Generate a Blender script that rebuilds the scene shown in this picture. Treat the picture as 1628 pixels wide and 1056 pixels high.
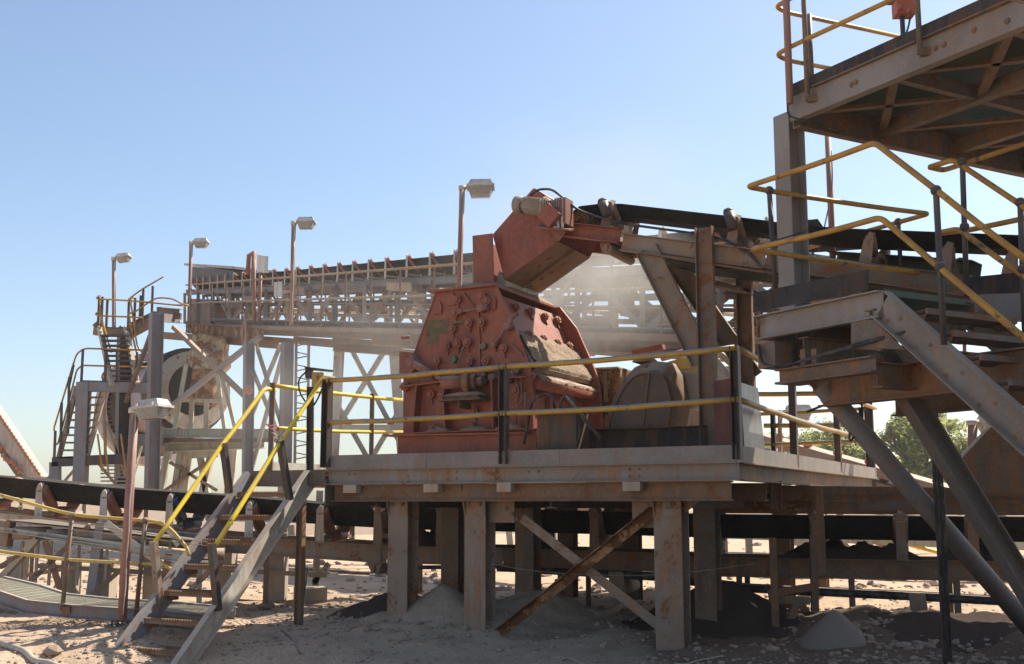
import bpy, math, random
import numpy as np
from mathutils import Vector, Matrix
random.seed(7)
rng = np.random.default_rng(7)
for o in list(bpy.data.objects): bpy.data.objects.remove(o)
S = bpy.context.scene
COL = S.collection
# ------------------------------------------------------------------ camera, light, exposure
EYE = 1.35; TH = math.radians(8.5); FPX = 1850.0; CX, CY = 814.0, 528.0
cd = bpy.data.cameras.new('camera'); cam = bpy.data.objects.new('camera', cd); COL.objects.link(cam)
cam.location = (0, 0, EYE); cam.rotation_euler = (math.radians(90) + TH, 0, 0)
cd.sensor_width = 36; cd.lens = FPX/1628*36; cd.clip_end = 3000; cd.clip_start = .1
S.camera = cam
SUN_AZ, SUN_EL = math.radians(56), math.radians(50)      # azimuth measured from +Y towards +X
world = bpy.data.worlds.new("World"); S.world = world; world.use_nodes = True
nt = world.node_tree
bg = nt.nodes['Background']; sky = nt.nodes.new('ShaderNodeTexSky'); sky.sky_type = 'NISHITA'
sky.sun_disc = False; sky.sun_elevation = SUN_EL; sky.sun_rotation = SUN_AZ
sky.air_density = 1.0; sky.dust_density = 1.5; sky.ozone_density = 1.1; sky.altitude = 300
nt.links.new(sky.outputs[0], bg.inputs[0]); bg.inputs[1].default_value = 0.104
sl = bpy.data.lights.new('sun', 'SUN'); sl.energy = 5.0; sl.angle = math.radians(.55); sl.color = (1, .93, .82)
so = bpy.data.objects.new('sun', sl); COL.objects.link(so)
sd = Vector((math.sin(SUN_AZ)*math.cos(SUN_EL), math.cos(SUN_AZ)*math.cos(SUN_EL), math.sin(SUN_EL)))
so.rotation_euler = sd.to_track_quat('Z', 'Y').to_euler(); so.location = (0, 0, 40)
S.view_settings.view_transform = 'Standard'; S.view_settings.look = 'None'
S.view_settings.exposure = 0.85; S.view_settings.gamma = 1; S.view_settings.use_curve_mapping = False
S.render.engine = 'CYCLES'
S.cycles.max_bounces = 5; S.cycles.diffuse_bounces = 3; S.cycles.volume_bounces = 0; S.cycles.volume_step_rate = 4; S.cycles.volume_max_steps = 48
# ------------------------------------------------------------------ tracing helpers
cT, sT = math.cos(TH), math.sin(TH)
def ray(px, py):
    x = (px-CX)/FPX; v = (CY-py)/FPX
    dy = cT - v*sT; dz = sT + v*cT
    return Vector((x/dy, 1.0, dz/dy))
E0 = Vector((0, 0, EYE))
def P(px, py, Y): return E0 + ray(px, py)*Y
def hz(px, py, z):
    r = ray(px, py); return E0 + r*((z-EYE)/r.z)
def proj(p):
    d = Vector(p)-E0; f = d.y*cT + d.z*sT; u = -d.y*sT + d.z*cT
    return (CX + FPX*d.x/f, CY - FPX*u/f)
class VP:
    def __init__(s, p, d):
        s.p = Vector((p[0], p[1])); d = Vector((d[0], d[1])); s.d = d.normalized(); s.n = Vector((-s.d.y, s.d.x))
    def hit(s, px, py):
        r = ray(px, py); t = s.n.dot(s.p)/(s.n.x*r.x + s.n.y*r.y); return E0 + r*t
    __call__ = hit
    def off(s, v): return VP(s.p + Vector((v[0], v[1])), s.d)
def V(*a): return Vector(a)
def v3(v, z=0): return Vector((v[0], v[1], z))
UP = V(0, 0, 1)
# ------------------------------------------------------------------ mesh builder
WM = {}
class MB:
    def __init__(s): s.v = []; s.f = []; s.sm = []
    def add(s, vs, fs, smooth=False):
        n = len(s.v); s.v += [Vector(v) for v in vs]
        s.f += [[i+n for i in f] for f in fs]
        if isinstance(smooth, bool): s.sm += [smooth]*len(fs)
        else: s.sm += smooth
        return s
    def ext(s, p, q, prof, up=UP):
        p, q = Vector(p), Vector(q); d = (q-p).normalized(); up = Vector(up)
        if abs(d.dot(up.normalized())) > .995: up = V(0, 1, 0) if abs(d.y) < .9 else V(1, 0, 0)
        a = d.cross(up).normalized(); u = a.cross(d)
        n = len(prof)
        vs = [p + a*x + u*y for x, y in prof] + [q + a*x + u*y for x, y in prof]
        fs = [[i, (i+1) % n, n+(i+1) % n, n+i] for i in range(n)] + [list(range(n))[::-1], list(range(n, 2*n))]
        return s.add(vs, fs)
    def box(s, c, sz, ax=None):
        c = Vector(c)
        if ax is None: ax = (V(1,0,0), V(0,1,0), V(0,0,1))
        vs = [c + ax[0]*(i*sz[0]/2) + ax[1]*(j*sz[1]/2) + ax[2]*(k*sz[2]/2) for i in (-1,1) for j in (-1,1) for k in (-1,1)]
        return s.add(vs, [[0,1,3,2],[4,6,7,5],[0,4,5,1],[2,3,7,6],[0,2,6,4],[1,5,7,3]])
    def plate(s, pts, t):
        t = Vector(t); n = len(pts); pts = [Vector(p) for p in pts]
        vs = pts + [p+t for p in pts]
        return s.add(vs, [list(range(n))[::-1], list(range(n, 2*n))] + [[i, (i+1) % n, n+(i+1) % n, n+i] for i in range(n)])
    def cyl(s, p, q, r, r2=None, seg=12, cap=True):
        p, q = Vector(p), Vector(q); r2 = r if r2 is None else r2
        d = (q-p).normalized(); up = UP if abs(d.z) < .95 else V(0,1,0)
        a = d.cross(up).normalized(); u = a.cross(d)
        vs = [p + (a*math.cos(t)+u*math.sin(t))*r for t in [2*math.pi*i/seg for i in range(seg)]]
        vs += [q + (a*math.cos(t)+u*math.sin(t))*r2 for t in [2*math.pi*i/seg for i in range(seg)]]
        fs = [[i, (i+1) % seg, seg+(i+1) % seg, seg+i] for i in range(seg)]; sm = [True]*seg
        if cap: fs += [list(range(seg))[::-1], list(range(seg, 2*seg))]; sm += [False]*2
        return s.add(vs, fs, sm)
    def tube(s, pts, r, seg=8):
        pts = [Vector(p) for p in pts]; n = len(pts)
        tn = [(pts[min(i+1, n-1)]-pts[max(i-1, 0)]).normalized() for i in range(n)]
        a = tn[0].cross(UP if abs(tn[0].z) < .9 else V(0,1,0)).normalized()
        vs = []
        for i in range(n):
            a = (a - tn[i]*a.dot(tn[i])).normalized(); b = tn[i].cross(a)
            vs += [pts[i] + (a*math.cos(t)+b*math.sin(t))*r for t in [2*math.pi*k/seg for k in range(seg)]]
        fs = []
        for i in range(n-1):
            for k in range(seg): fs.append([i*seg+k, i*seg+(k+1) % seg, (i+1)*seg+(k+1) % seg, (i+1)*seg+k])
        sm = [True]*len(fs); fs += [list(range(seg))[::-1], list(range((n-1)*seg, n*seg))]; sm += [False]*2
        return s.add(vs, fs, sm)
    def sph(s, c, r, seg=10, rings=6, sc=(1,1,1)):
        c = Vector(c); vs = []; fs = []
        for i in range(rings+1):
            ph = math.pi*i/rings
            for k in range(seg):
                t = 2*math.pi*k/seg
                vs.append(c + V(math.sin(ph)*math.cos(t)*sc[0], math.sin(ph)*math.sin(t)*sc[1], math.cos(ph)*sc[2])*r)
        for i in range(rings):
            for k in range(seg): fs.append([(i+1)*seg+k, (i+1)*seg+(k+1) % seg, i*seg+(k+1) % seg, i*seg+k])
        return s.add(vs, fs, True)
    def mesh(s, name, mat, org):
        me = bpy.data.meshes.new(name)
        me.from_pydata([tuple(v-org) for v in s.v], [], s.f)
        me.polygons.foreach_set('use_smooth', s.sm)
        me.materials.append(M[mat]); me.update()
        return me
    def obj(s, name, mat, parent=None, kind=None, label=None, cat=None, group=None, base=False):
        xs = np.array([tuple(v) for v in s.v]); lo, hi = xs.min(0), xs.max(0)
        org = Vector(((lo[0]+hi[0])/2, (lo[1]+hi[1])/2, lo[2] if (parent is None or base) else (lo[2]+hi[2])/2))
        o = bpy.data.objects.new(name, s.mesh(name, mat, org)); COL.objects.link(o)
        place(o, Matrix.Translation(org), parent)
        return tag(o, label, cat, group, kind)
def place(o, Mw, parent=None):
    WM[o.name] = Mw
    if parent is not None:
        o.parent = parent; o.matrix_local = WM[parent.name].inverted() @ Mw
    else: o.matrix_local = Mw
def tag(o, label=None, cat=None, group=None, kind=None):
    if label: o['label'] = label
    if cat: o['category'] = cat
    if group: o['group'] = group
    if kind: o['kind'] = kind
    return o
def thing(name, label, cat, loc, group=None):
    o = bpy.data.objects.new(name, None); COL.objects.link(o); o.empty_display_size = .3
    place(o, Matrix.Translation(Vector(loc))); return tag(o, label, cat, group)
def inst(name, me, Mw, parent=None, **k):
    o = bpy.data.objects.new(name, me); COL.objects.link(o); place(o, Mw, parent); return tag(o, **k)
def basis(d, up=UP, loc=(0,0,0)):
    """matrix whose local X runs along d, local Z near up"""
    x = Vector(d).normalized(); y = Vector(up).cross(x).normalized(); z = x.cross(y)
    m = Matrix((x, y, z)).transposed().to_4x4(); m.translation = Vector(loc); return m
# sections (side, up)
def R_(w, h): return [(-w/2,-h/2),(w/2,-h/2),(w/2,h/2),(-w/2,h/2)]
def I_(w, h, tf=.012, tw=.01):
    a, b = w/2, h/2; t = tw/2
    return [(-a,-b),(a,-b),(a,-b+tf),(t,-b+tf),(t,b-tf),(a,b-tf),(a,b),(-a,b),(-a,b-tf),(-t,b-tf),(-t,-b+tf),(-a,-b+tf)]
def C_(w, h, t=.01, sgn=1):      # web at s=0, flanges towards +s*sgn
    b = h/2; p = [(0,-b),(w,-b),(w,-b+t),(t,-b+t),(t,b-t),(w,b-t),(w,b),(0,b)]
    return p if sgn > 0 else [(-x, y) for x, y in p][::-1]
def L_(w, h, t=.008, sx=1, sy=1):
    p = [(0,0),(w,0),(w,t),(t,t),(t,h),(0,h)]; p = [(x*sx, y*sy) for x, y in p]
    return p if sx*sy > 0 else p[::-1]
def arc(pts, rad=.1, n=5):
    """round the corners of a polyline"""
    pts = [Vector(p) for p in pts]; out = [pts[0]]
    for i in range(1, len(pts)-1):
        a, b, c = pts[i-1], pts[i], pts[i+1]; r = min(rad, (b-a).length*.45, (c-b).length*.45)
        p0 = b + (a-b).normalized()*r; p1 = b + (c-b).normalized()*r
        for k in range(n+1):
            t = k/n; out.append(p0*(1-t)**2 + b*2*t*(1-t) + p1*t*t)
    return out + [pts[-1]]
def sag(p, q, d, n=10):
    p, q = Vector(p), Vector(q)
    return [p.lerp(q, i/n) - UP*d*4*(i/n)*(1-i/n) for i in range(n+1)]
# value noise
_tab = rng.random((256, 256))
def vnoise(x, y):
    xi = np.floor(x).astype(int); yi = np.floor(y).astype(int); fx = x-xi; fy = y-yi
    fx = fx*fx*(3-2*fx); fy = fy*fy*(3-2*fy)
    g = lambda a, b: _tab[a & 255, b & 255]
    return (g(xi,yi)*(1-fx)+g(xi+1,yi)*fx)*(1-fy) + (g(xi,yi+1)*(1-fx)+g(xi+1,yi+1)*fx)*fy
def fbm(x, y, o=4):
    r = 0; a = .5
    for i in range(o): r = r + a*(vnoise(x*2**i+17.3*i, y*2**i+5.1*i)-.5); a *= .5
    return r
# ------------------------------------------------------------------ materials
M = {}
def mat(name, build, rough=.7, metal=0, spec=.3):
    m = bpy.data.materials.new(name); m.use_nodes = True; t = m.node_tree
    b = t.nodes['Principled BSDF']; b.inputs['Roughness'].default_value = rough; b.inputs['Metallic'].default_value = metal
    b.inputs['Specular IOR Level'].default_value = spec
    N = Nodes(t, b); build(N); M[name] = m; return m
class Nodes:
    def __init__(s, t, b):
        s.t = t; s.b = b; s.geo = t.nodes.new('ShaderNodeNewGeometry'); s.oi = None
        s.pos = s.geo.outputs['Position']
    def link(s, a, b): s.t.links.new(a, b)
    def map(s, scale=(1,1,1)):
        n = s.t.nodes.new('ShaderNodeMapping'); n.inputs['Scale'].default_value = scale; s.link(s.pos, n.inputs[0]); return n.outputs[0]
    def noise(s, scale, detail=4, rough=.6, stretch=None, dist=0):
        n = s.t.nodes.new('ShaderNodeTexNoise'); n.inputs['Scale'].default_value = scale; n.inputs['Detail'].default_value = detail
        n.inputs['Roughness'].default_value = rough; n.inputs['Distortion'].default_value = dist
        s.link(s.map(stretch) if stretch else s.pos, n.inputs['Vector']); return n.outputs['Fac']
    def ramp(s, f, a, b, va=0, vb=1):
        n = s.t.nodes.new('ShaderNodeMapRange'); n.inputs[1].default_value = a; n.inputs[2].default_value = b
        n.inputs[3].default_value = va; n.inputs[4].default_value = vb; n.interpolation_type = 'SMOOTHSTEP'
        s.link(f, n.inputs[0]); return n.outputs[0]
    def mix(s, f, a, b):
        n = s.t.nodes.new('ShaderNodeMix'); n.data_type = 'RGBA'
        if isinstance(f, float): n.inputs[0].default_value = f
        else: s.link(f, n.inputs[0])
        for v, k in ((a, 6), (b, 7)):
            if isinstance(v, tuple): n.inputs[k].default_value = (*v, 1)
            else: s.link(v, n.inputs[k])
        return n.outputs[2]
    def math(s, op, a, b=0.0, c=None):
        n = s.t.nodes.new('ShaderNodeMath'); n.operation = op
        for v, k in ((a, 0), (b, 1), (c, 2)):
            if v is None: continue
            if isinstance(v, (int, float)): n.inputs[k].default_value = v
            else: s.link(v, n.inputs[k])
        return n.outputs[0]
    def nz(s):
        n = s.t.nodes.new('ShaderNodeSeparateXYZ'); s.link(s.geo.outputs['Normal'], n.inputs[0]); return n.outputs[2]
    def color(s, c): s.link(c, s.b.inputs['Base Color'])
    def rough(s, c): s.link(c, s.b.inputs['Roughness'])
    def bump(s, h, st=.3, d=.01):
        n = s.t.nodes.new('ShaderNodeBump'); n.inputs['Strength'].default_value = st; n.inputs['Distance'].default_value = d
        s.link(h, n.inputs['Height']); s.link(n.outputs[0], s.b.inputs['Normal'])
    def rnd(s):
        if s.oi is None: s.oi = s.t.nodes.new('ShaderNodeObjectInfo')
        return s.oi.outputs['Random']
DUST = (.40, .31, .225)
def painted(base, alt=None, rust=(.26, .105, .035), rust_amt=.36, dust=.8, streak=.4, dustcol=DUST, scale=1.0):
    """worn paint: colour drift, rust blooms with run-down streaks, settled dust on upper faces"""
    alt = alt or tuple(c*.8 for c in base)
    def f(N):
        c = N.mix(N.ramp(N.noise(1.7*scale, 5, .65), .35, .65), base, alt)
        c = N.mix(N.ramp(N.rnd(), 0, 1, 0, .35), c, tuple(min(1, x*1.25) for x in base))
        fine = N.noise(30*scale, 3, .6)
        st = N.noise(9*scale, 4, .6, (1, 1, .12))
        c = N.mix(N.math('MULTIPLY', N.math('MULTIPLY', N.ramp(st, .44, .60), N.ramp(N.noise(.9*scale, 3, .5), .36, .54)), min(1, streak*1.3)), c, tuple(x*.35+y*.65 for x, y in zip(base, rust)))
        c = N.mix(N.math('MULTIPLY', N.ramp(fine, .4, .75), .2 if base[0] > .12 else .06), c, dustcol)
        blot = N.math('MULTIPLY', N.ramp(N.noise(1.1*scale, 7, .7, None, .8), .43, .59), N.ramp(N.noise(5*scale, 4, .6, (1, 1, .3)), .35, .65))
        c = N.mix(N.math('MULTIPLY', blot, .5*min(1, streak*1.6)), c, tuple(x*.45+y*.55 for x, y in zip(base, (.33, .175, .08))))
        rm = N.math('ADD', N.math('MULTIPLY', N.noise(3.2*scale, 8, .72, None, .6), .75), N.math('MULTIPLY', fine, .25))
        rmask = N.ramp(rm, 1-rust_amt-.05, 1-rust_amt+.03)
        c = N.mix(rmask, c, N.mix(fine, rust, tuple(x*.45 for x in rust)))
        # chips
        chip = N.ramp(N.noise(55, 2, .5), .70, .74)
        c = N.mix(N.math('MULTIPLY', chip, .7), c, tuple(x*.7 for x in rust))
        d = N.math('MULTIPLY', N.ramp(N.nz(), .25, .85), N.ramp(N.noise(6, 5, .7), .25, .6, .45, 1))
        c = N.mix(N.math('MULTIPLY', d, dust), c, dustcol)
        # low splash of soil on everything near the soil
        N.color(c); N.bump(N.math('ADD', fine, N.math('MULTIPLY', rmask, .8)), .35, .004)
    return f
mat('grey_steel', painted((.235, .218, .20), (.17, .15, .13), rust_amt=.33, streak=.3), .6)
mat('rusty_grey', painted((.25, .225, .20), (.18, .15, .125), rust_amt=.40, streak=1), .65)
mat('strut_grey', painted((.15, .145, .14), (.11, .10, .093), rust_amt=.36, streak=.35), .6)
mat('brown_steel', painted((.165, .11, .073), (.11, .072, .05), rust_amt=.42, streak=.8), .75)
mat('under_steel', painted((.135, .117, .10), (.10, .078, .06), rust_amt=.42, streak=.9), .7)
mat('column_steel', painted((.235, .195, .155), (.185, .13, .09), rust_amt=.41, streak=1), .65)
mat('blue_grey_steel', painted((.20, .21, .235), (.155, .16, .175), rust_amt=.32, streak=.5), .6)
mat('dark_steel', painted((.04, .039, .041), (.06, .055, .053), rust_amt=.32, dust=.5, streak=.3), .5)
mat('red_oxide', painted((.285, .078, .046), (.21, .06, .04), rust=(.10, .04, .03), rust_amt=.31, streak=.5, dustcol=(.40, .26, .19)), .55)
mat('dull_red', painted((.22, .085, .062), (.26, .12, .09), rust_amt=.3, streak=.3), .6)
mat('lamp_pole_red', painted((.25, .11, .09), (.31, .17, .14), rust_amt=.32, streak=.4), .6)
mat('panel_maroon', painted((.11, .028, .03), (.08, .024, .027), rust_amt=.28), .5)
mat('panel_black', painted((.07, .055, .055), (.26, .25, .25), rust_amt=.3, streak=.2), .35)
mat('rusty_sheet', painted((.34, .20, .095), (.24, .12, .05), rust=(.15, .06, .02), rust_amt=.5, streak=1), .8)
mat('pale_steel', painted((.50, .47, .40), (.38, .36, .31), rust_amt=.38, streak=.6), .6)
mat('pale_green_steel', painted((.42, .46, .38), (.34, .36, .30), rust_amt=.36, streak=.6), .6)
mat('mint_rusty', painted((.42, .42, .31), (.33, .28, .18), rust=(.25, .11, .04), rust_amt=.48, streak=1), .7)
mat('pinkish_shell', painted((.50, .42, .43), (.44, .38, .38), rust_amt=.3), .6)
mat('toe_black', painted((.022, .021, .022), (.045, .042, .041), rust_amt=.27, dust=.5, streak=.25, dustcol=(.3,.27,.24)), .85)
mat('green_grating', painted((.06, .10, .07), (.09, .125, .09), rust_amt=.26, dust=.45), .6)
mat('pale_grating', painted((.52, .52, .40), (.42, .42, .33), rust_amt=.3, dust=.7), .7)
mat('rust_tread', painted((.21, .135, .09), (.15, .095, .062), rust_amt=.45, dust=.8), .8)
mat('wood_beam', painted((.40, .33, .25), (.30, .24, .18), rust_amt=.2), .9)
def yellow(N):
    c = N.mix(N.ramp(N.noise(4, 4), .35, .65), (.52, .31, .03), (.42, .24, .035))
    fine = N.noise(26, 5, .7)
    w = N.math('ADD', N.math('MULTIPLY', N.ramp(N.nz(), -.1, .9), .30), fine)
    c = N.mix(N.ramp(w, .55, .63), c, (.25, .23, .21))
    c = N.mix(N.ramp(N.noise(14, 4, .7), .64, .68), c, (.05, .045, .045))
    N.color(c); N.bump(fine, .3, .003)
mat('worn_yellow', yellow, .5)
def yellow2(N):
    fine = N.noise(22, 5, .7)
    c = N.mix(N.ramp(N.noise(4, 4), .35, .65), (.48, .25, .03), (.33, .17, .045))
    c = N.mix(N.ramp(N.noise(9, 4, .7), .60, .64), c, (.10, .075, .06))
    d = N.ramp(N.nz(), .5, .95, 0, .25); c = N.mix(d, c, DUST)
    N.color(c); N.bump(fine, .3, .003)
mat('ochre_rail', yellow2, .45)
def dully(N):
    c = N.mix(N.ramp(N.noise(4, 4), .35, .65), (.60, .43, .08), (.48, .34, .10))
    c = N.mix(N.ramp(N.noise(20, 5, .7), .56, .62), c, (.22, .17, .12))
    N.color(N.mix(N.ramp(N.nz(), .4, 1, 0, .5), c, DUST))
mat('dull_yellow', dully, .6)
def bright(N):
    c = N.mix(N.ramp(N.noise(4, 4), .35, .65), (.78, .55, .03), (.70, .50, .08))
    c = N.mix(N.ramp(N.noise(17, 4, .7), .63, .67), c, (.10, .09, .08))
    N.color(N.mix(N.ramp(N.nz(), .6, 1, 0, .3), c, (.6, .55, .4)))
mat('bright_yellow', bright, .4)
def belt(N):
    a = N.noise(3, 5, .6); b = N.noise(40, 3, .6, (.1, 1, 1))
    c = N.mix(N.ramp(a, .35, .65), (.012, .011, .012), (.028, .025, .023))
    c = N.mix(N.math('MULTIPLY', N.ramp(b, .55, .8), .35), c, (.2, .16, .13))
    N.color(N.mix(N.math('MULTIPLY', N.ramp(N.nz(), .15, .7), .75), c, (.25, .2, .155))); N.bump(b, .3, .003)
mat('belt_rubber', belt, .8, 0, .15)
mat('hose_rubber', lambda N: N.color(N.mix(N.ramp(N.noise(8), .4, .7), (.02,.02,.022), (.10,.09,.08))), .5)
mat('blue_rubber', lambda N: N.color(N.mix(N.ramp(N.noise(20), .45, .6), (.05,.08,.16), (.02,.02,.03))), .5)
def dusty(N):
    n = N.noise(5, 8, .7); f = N.noise(60, 4, .7)
    c = N.mix(N.ramp(n, .3, .7), (.37, .28, .195), (.26, .19, .135))
    c = N.mix(N.ramp(f, .5, .66), c, (.17, .125, .09)); N.color(c); N.bump(N.math('ADD', n, f), .6, .02)
mat('dust', dusty, .95, 0, .1)
def greypile(N):
    n = N.noise(5, 8, .7); f = N.noise(90, 4, .7)
    N.color(N.mix(N.ramp(f, .45, .7), (.24, .20, .165), (.17, .14, .115))); N.bump(N.math('ADD', n, f), .5, .01)
mat('pile', greypile, .95, 0, .1)
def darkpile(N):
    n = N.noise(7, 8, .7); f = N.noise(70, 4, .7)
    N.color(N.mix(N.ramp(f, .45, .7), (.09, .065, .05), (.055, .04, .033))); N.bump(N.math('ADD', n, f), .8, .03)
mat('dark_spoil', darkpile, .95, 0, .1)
def conc(N):
    n = N.noise(4, 8, .7); f = N.noise(50, 4, .7)
    N.color(N.mix(N.ramp(n, .3, .7), (.45, .37, .29), (.34, .28, .22))); N.bump(f, .4, .006)
mat('concrete', conc, .9)
def lamp_metal(N): N.color(N.mix(N.ramp(N.noise(9, 5), .3, .7), (.58,.55,.50), (.42,.38,.33)))
mat('lamp_metal', lamp_metal, .55)
mat('cream_paint', painted((.62, .60, .52), (.55, .52, .44), rust_amt=.26, streak=.3), .5)
def glass(N): N.color(N.mix(N.ramp(N.noise(20, 4), .3, .7), (.62,.62,.60), (.48,.47,.44))); N.b.inputs['Transmission Weight'].default_value = .35
mat('lamp_glass', glass, .25)
mat('roller_red', painted((.24, .075, .05), (.16, .08, .065), rust_amt=.36, dust=.5), .5)
mat('roller_orange', painted((.42, .12, .07), (.32, .11, .075), rust_amt=.30, dust=.5), .5)
mat('roller_brown', painted((.27, .20, .15), (.17, .12, .09), rust_amt=.42, dust=.7), .7)
mat('motor_grey', painted((.30, .27, .22), (.20, .19, .17), rust_amt=.34, dust=.9), .5)
mat('dusty_brown', painted((.12, .086, .062), (.09, .065, .047), rust_amt=.30, streak=.6), .85)
mat('cabinet_black', painted((.035, .033, .032), (.055, .05, .047), rust_amt=.22, dust=.8), .85)
mat('tan_rail', painted((.36, .27, .16), (.26, .19, .12), rust_amt=.36, streak=.6), .6)
mat('yellow_box', painted((.45, .33, .07), (.35, .25, .06), rust_amt=.33), .5)
mat('alarm_red', painted((.50, .10, .05), (.40, .08, .05), rust_amt=.3), .5)
mat('green_knob', painted((.06, .12, .06), (.04, .08, .04), rust_amt=.25), .4)
mat('cable_pink', lambda N: N.color(N.mix(N.ramp(N.noise(9), .4, .6), (.42,.16,.12), (.30,.2,.16))), .5)
mat('tape_red_white', lambda N: N.color(N.mix(N.ramp(N.noise(26, 0), .47, .5), (.55,.06,.06), (.7,.64,.58))), .5)
def label_m(N):
    c = N.mix(N.ramp(N.noise(9, 6, .75), .35, .7), (.10,.075,.045), (.19,.135,.04)); N.color(N.mix(N.ramp(N.noise(8, 4), .55, .65), c, (.07,.05,.035)))
mat('old_sticker', label_m, .6)
mat('chalk_grey', lambda N: N.color(N.mix(N.ramp(N.noise(9), .4, .6), (.55,.55,.52), (.45,.45,.42))), .6)
def ground(N):
    big = N.noise(.22, 6, .6); mid = N.noise(1.6, 8, .7); f = N.noise(38, 6, .75); g = N.noise(9, 6, .7)
    c = N.mix(N.ramp(big, .35, .65), (.58, .405, .265), (.50, .37, .255))
    c = N.mix(N.ramp(mid, .42, .66), c, (.43, .305, .205))
    c = N.mix(N.ramp(g, .55, .7), c, (.62, .49, .365))
    c = N.mix(N.math('MULTIPLY', N.ramp(f, .50, .62), .8), c, (.22, .165, .125))
    # darker soil, with shade painted into its colour, under deck and right-hand machinery
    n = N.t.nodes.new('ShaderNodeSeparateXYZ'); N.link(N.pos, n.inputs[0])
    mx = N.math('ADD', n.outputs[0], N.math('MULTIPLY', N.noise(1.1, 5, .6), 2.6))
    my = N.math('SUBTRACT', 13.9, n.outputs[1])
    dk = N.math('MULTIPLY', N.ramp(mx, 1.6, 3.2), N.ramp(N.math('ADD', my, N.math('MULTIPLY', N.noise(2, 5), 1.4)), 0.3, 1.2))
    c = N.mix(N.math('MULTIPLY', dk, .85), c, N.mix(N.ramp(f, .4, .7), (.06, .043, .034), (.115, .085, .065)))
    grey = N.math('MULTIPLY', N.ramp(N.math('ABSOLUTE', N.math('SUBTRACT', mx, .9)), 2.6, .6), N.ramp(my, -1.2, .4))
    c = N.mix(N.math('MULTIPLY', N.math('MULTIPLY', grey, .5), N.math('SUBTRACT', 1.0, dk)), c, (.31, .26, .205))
    N.color(c); N.bump(N.math('ADD', N.math('MULTIPLY', f, .8), N.math('MULTIPLY', g, 1.2)), .7, .022)
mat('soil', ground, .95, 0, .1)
def stone(N):
    c = N.mix(N.rnd(), (.34, .275, .21), (.22, .175, .135)); N.color(N.mix(N.ramp(N.noise(3, 3), .4, .6), c, (.28, .2, .15))); N.bump(N.noise(40, 4), .5, .01)
mat('stone', stone, .9)
def leaf(N):
    c = N.mix(N.ramp(N.noise(.9, 3), .35, .65), (.30, .30, .13), (.21, .225, .10)); N.color(N.mix(N.ramp(N.noise(9, 2), .5, .7), c, (.30, .29, .14)))
    tr = N.t.nodes.new('ShaderNodeBsdfTranslucent'); tr.inputs[0].default_value = (.42, .44, .16, 1); ms_ = N.t.nodes.new('ShaderNodeMixShader'); ms_.inputs[0].default_value = .5
    N.link(N.b.outputs[0], ms_.inputs[1]); N.link(tr.outputs[0], ms_.inputs[2]); N.link(ms_.outputs[0], N.t.nodes['Material Output'].inputs['Surface'])
mat('leaf', leaf, .6)
mat('bark', lambda N: N.color(N.mix(N.ramp(N.noise(9, 5), .4, .6), (.12,.09,.07), (.2,.16,.12))), .9)
# ------------------------------------------------------------------ frame of the crusher platform
C0 = V(2.155, 11.2); A = V(-.874, .486).normalized(); B = V(.448, .894).normalized()
A3, B3 = v3(A), v3(B)
FL = VP(C0, A)
def PLN(o): return VP(C0 + B*o, A)
def SDN(o): return VP(C0 + A*o, B)
def pl(t, b, z): return v3(C0 + A*t + B*b, z)
ZT, ZD, ZB = 1.93, 1.77, 1.59
# ------------------------------------------------------------------ ground
def piles(x, y):
    def cone(cx, cy, r, h, k=1.0):
        d = np.sqrt((x-cx)**2+(y-cy)**2)/r; return h*np.clip(1-d, 0, 1)**k
    z = 0
    z = z + cone(-.95, 13.95, 1.3, .22) + cone(.35, 14.3, 1.5, .24) + cone(-.3, 13.3, .9, .12)
    z = z + cone(3.75, 12.9, 1.0, .28) + cone(2.6, 13.9, 1.2, .3) + cone(5.1, 12.3, 1.1, .34)
    return z
def gh(x, y):
    x = np.asarray(x, float); y = np.asarray(y, float)
    s = np.clip((13.6-y)/2.6, 0, 1); s = s*s*(3-2*s)
    side = 1/(1+np.exp((x-.2)*1.6))
    z = -.30*s*side - .04*s*(1-side)
    near = np.clip(1-np.abs(y-13)/12, 0, 1)
    z = z + fbm(x*.8, y*.8, 5)*.18*(.5+near) + fbm(x*4, y*4, 4)*.07*near + np.abs(fbm(x*9+3, y*9, 3))*.03*near
    z = z + piles(x, y)*(1+fbm(x*2.3+9, y*2.3, 4)*.9)
    far = np.clip((y-30)/80, 0, 1); z = z + far*(1.4*fbm(x*.03+3, y*.03, 4)+.35)
    lf = np.clip((y-22)/10, 0, 1)*.25; z = z - lf*0
    return z
def G(x, y): return float(gh(x, y))
def build_ground():
    def axis(lo, hi, a, b, step, far_lo, far_hi):
        m = list(np.arange(a, b, step)); out = []; s = step; v = m[-1]
        while v < far_hi: s *= 1.16; v += s; out.append(v)
        pre = []; s = step; v = m[0]
        while v > far_lo: s *= 1.16; v -= s; pre.append(v)
        return np.array(pre[::-1] + m + out)
    xs = axis(0, 0, -7.5, 7.5, .05, -1200, 1200); ys = axis(0, 0, 9.0, 19, .05, -200, 2000)
    X, Y = np.meshgrid(xs, ys); Z = gh(X, Y)
    n, m = X.shape
    vs = np.stack([X.ravel(), Y.ravel(), Z.ravel()], 1)
    idx = np.arange(n*m).reshape(n, m)
    f = np.stack([idx[:-1,:-1].ravel(), idx[:-1,1:].ravel(), idx[1:,1:].ravel(), idx[1:,:-1].ravel()], 1)
    me = bpy.data.meshes.new('ground'); me.from_pydata(vs.tolist(), [], f.tolist())
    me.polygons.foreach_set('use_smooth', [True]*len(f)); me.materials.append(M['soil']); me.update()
    o = bpy.data.objects.new('ground', me); COL.objects.link(o); place(o, Matrix()); o['kind'] = 'structure'
build_ground()
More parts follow.
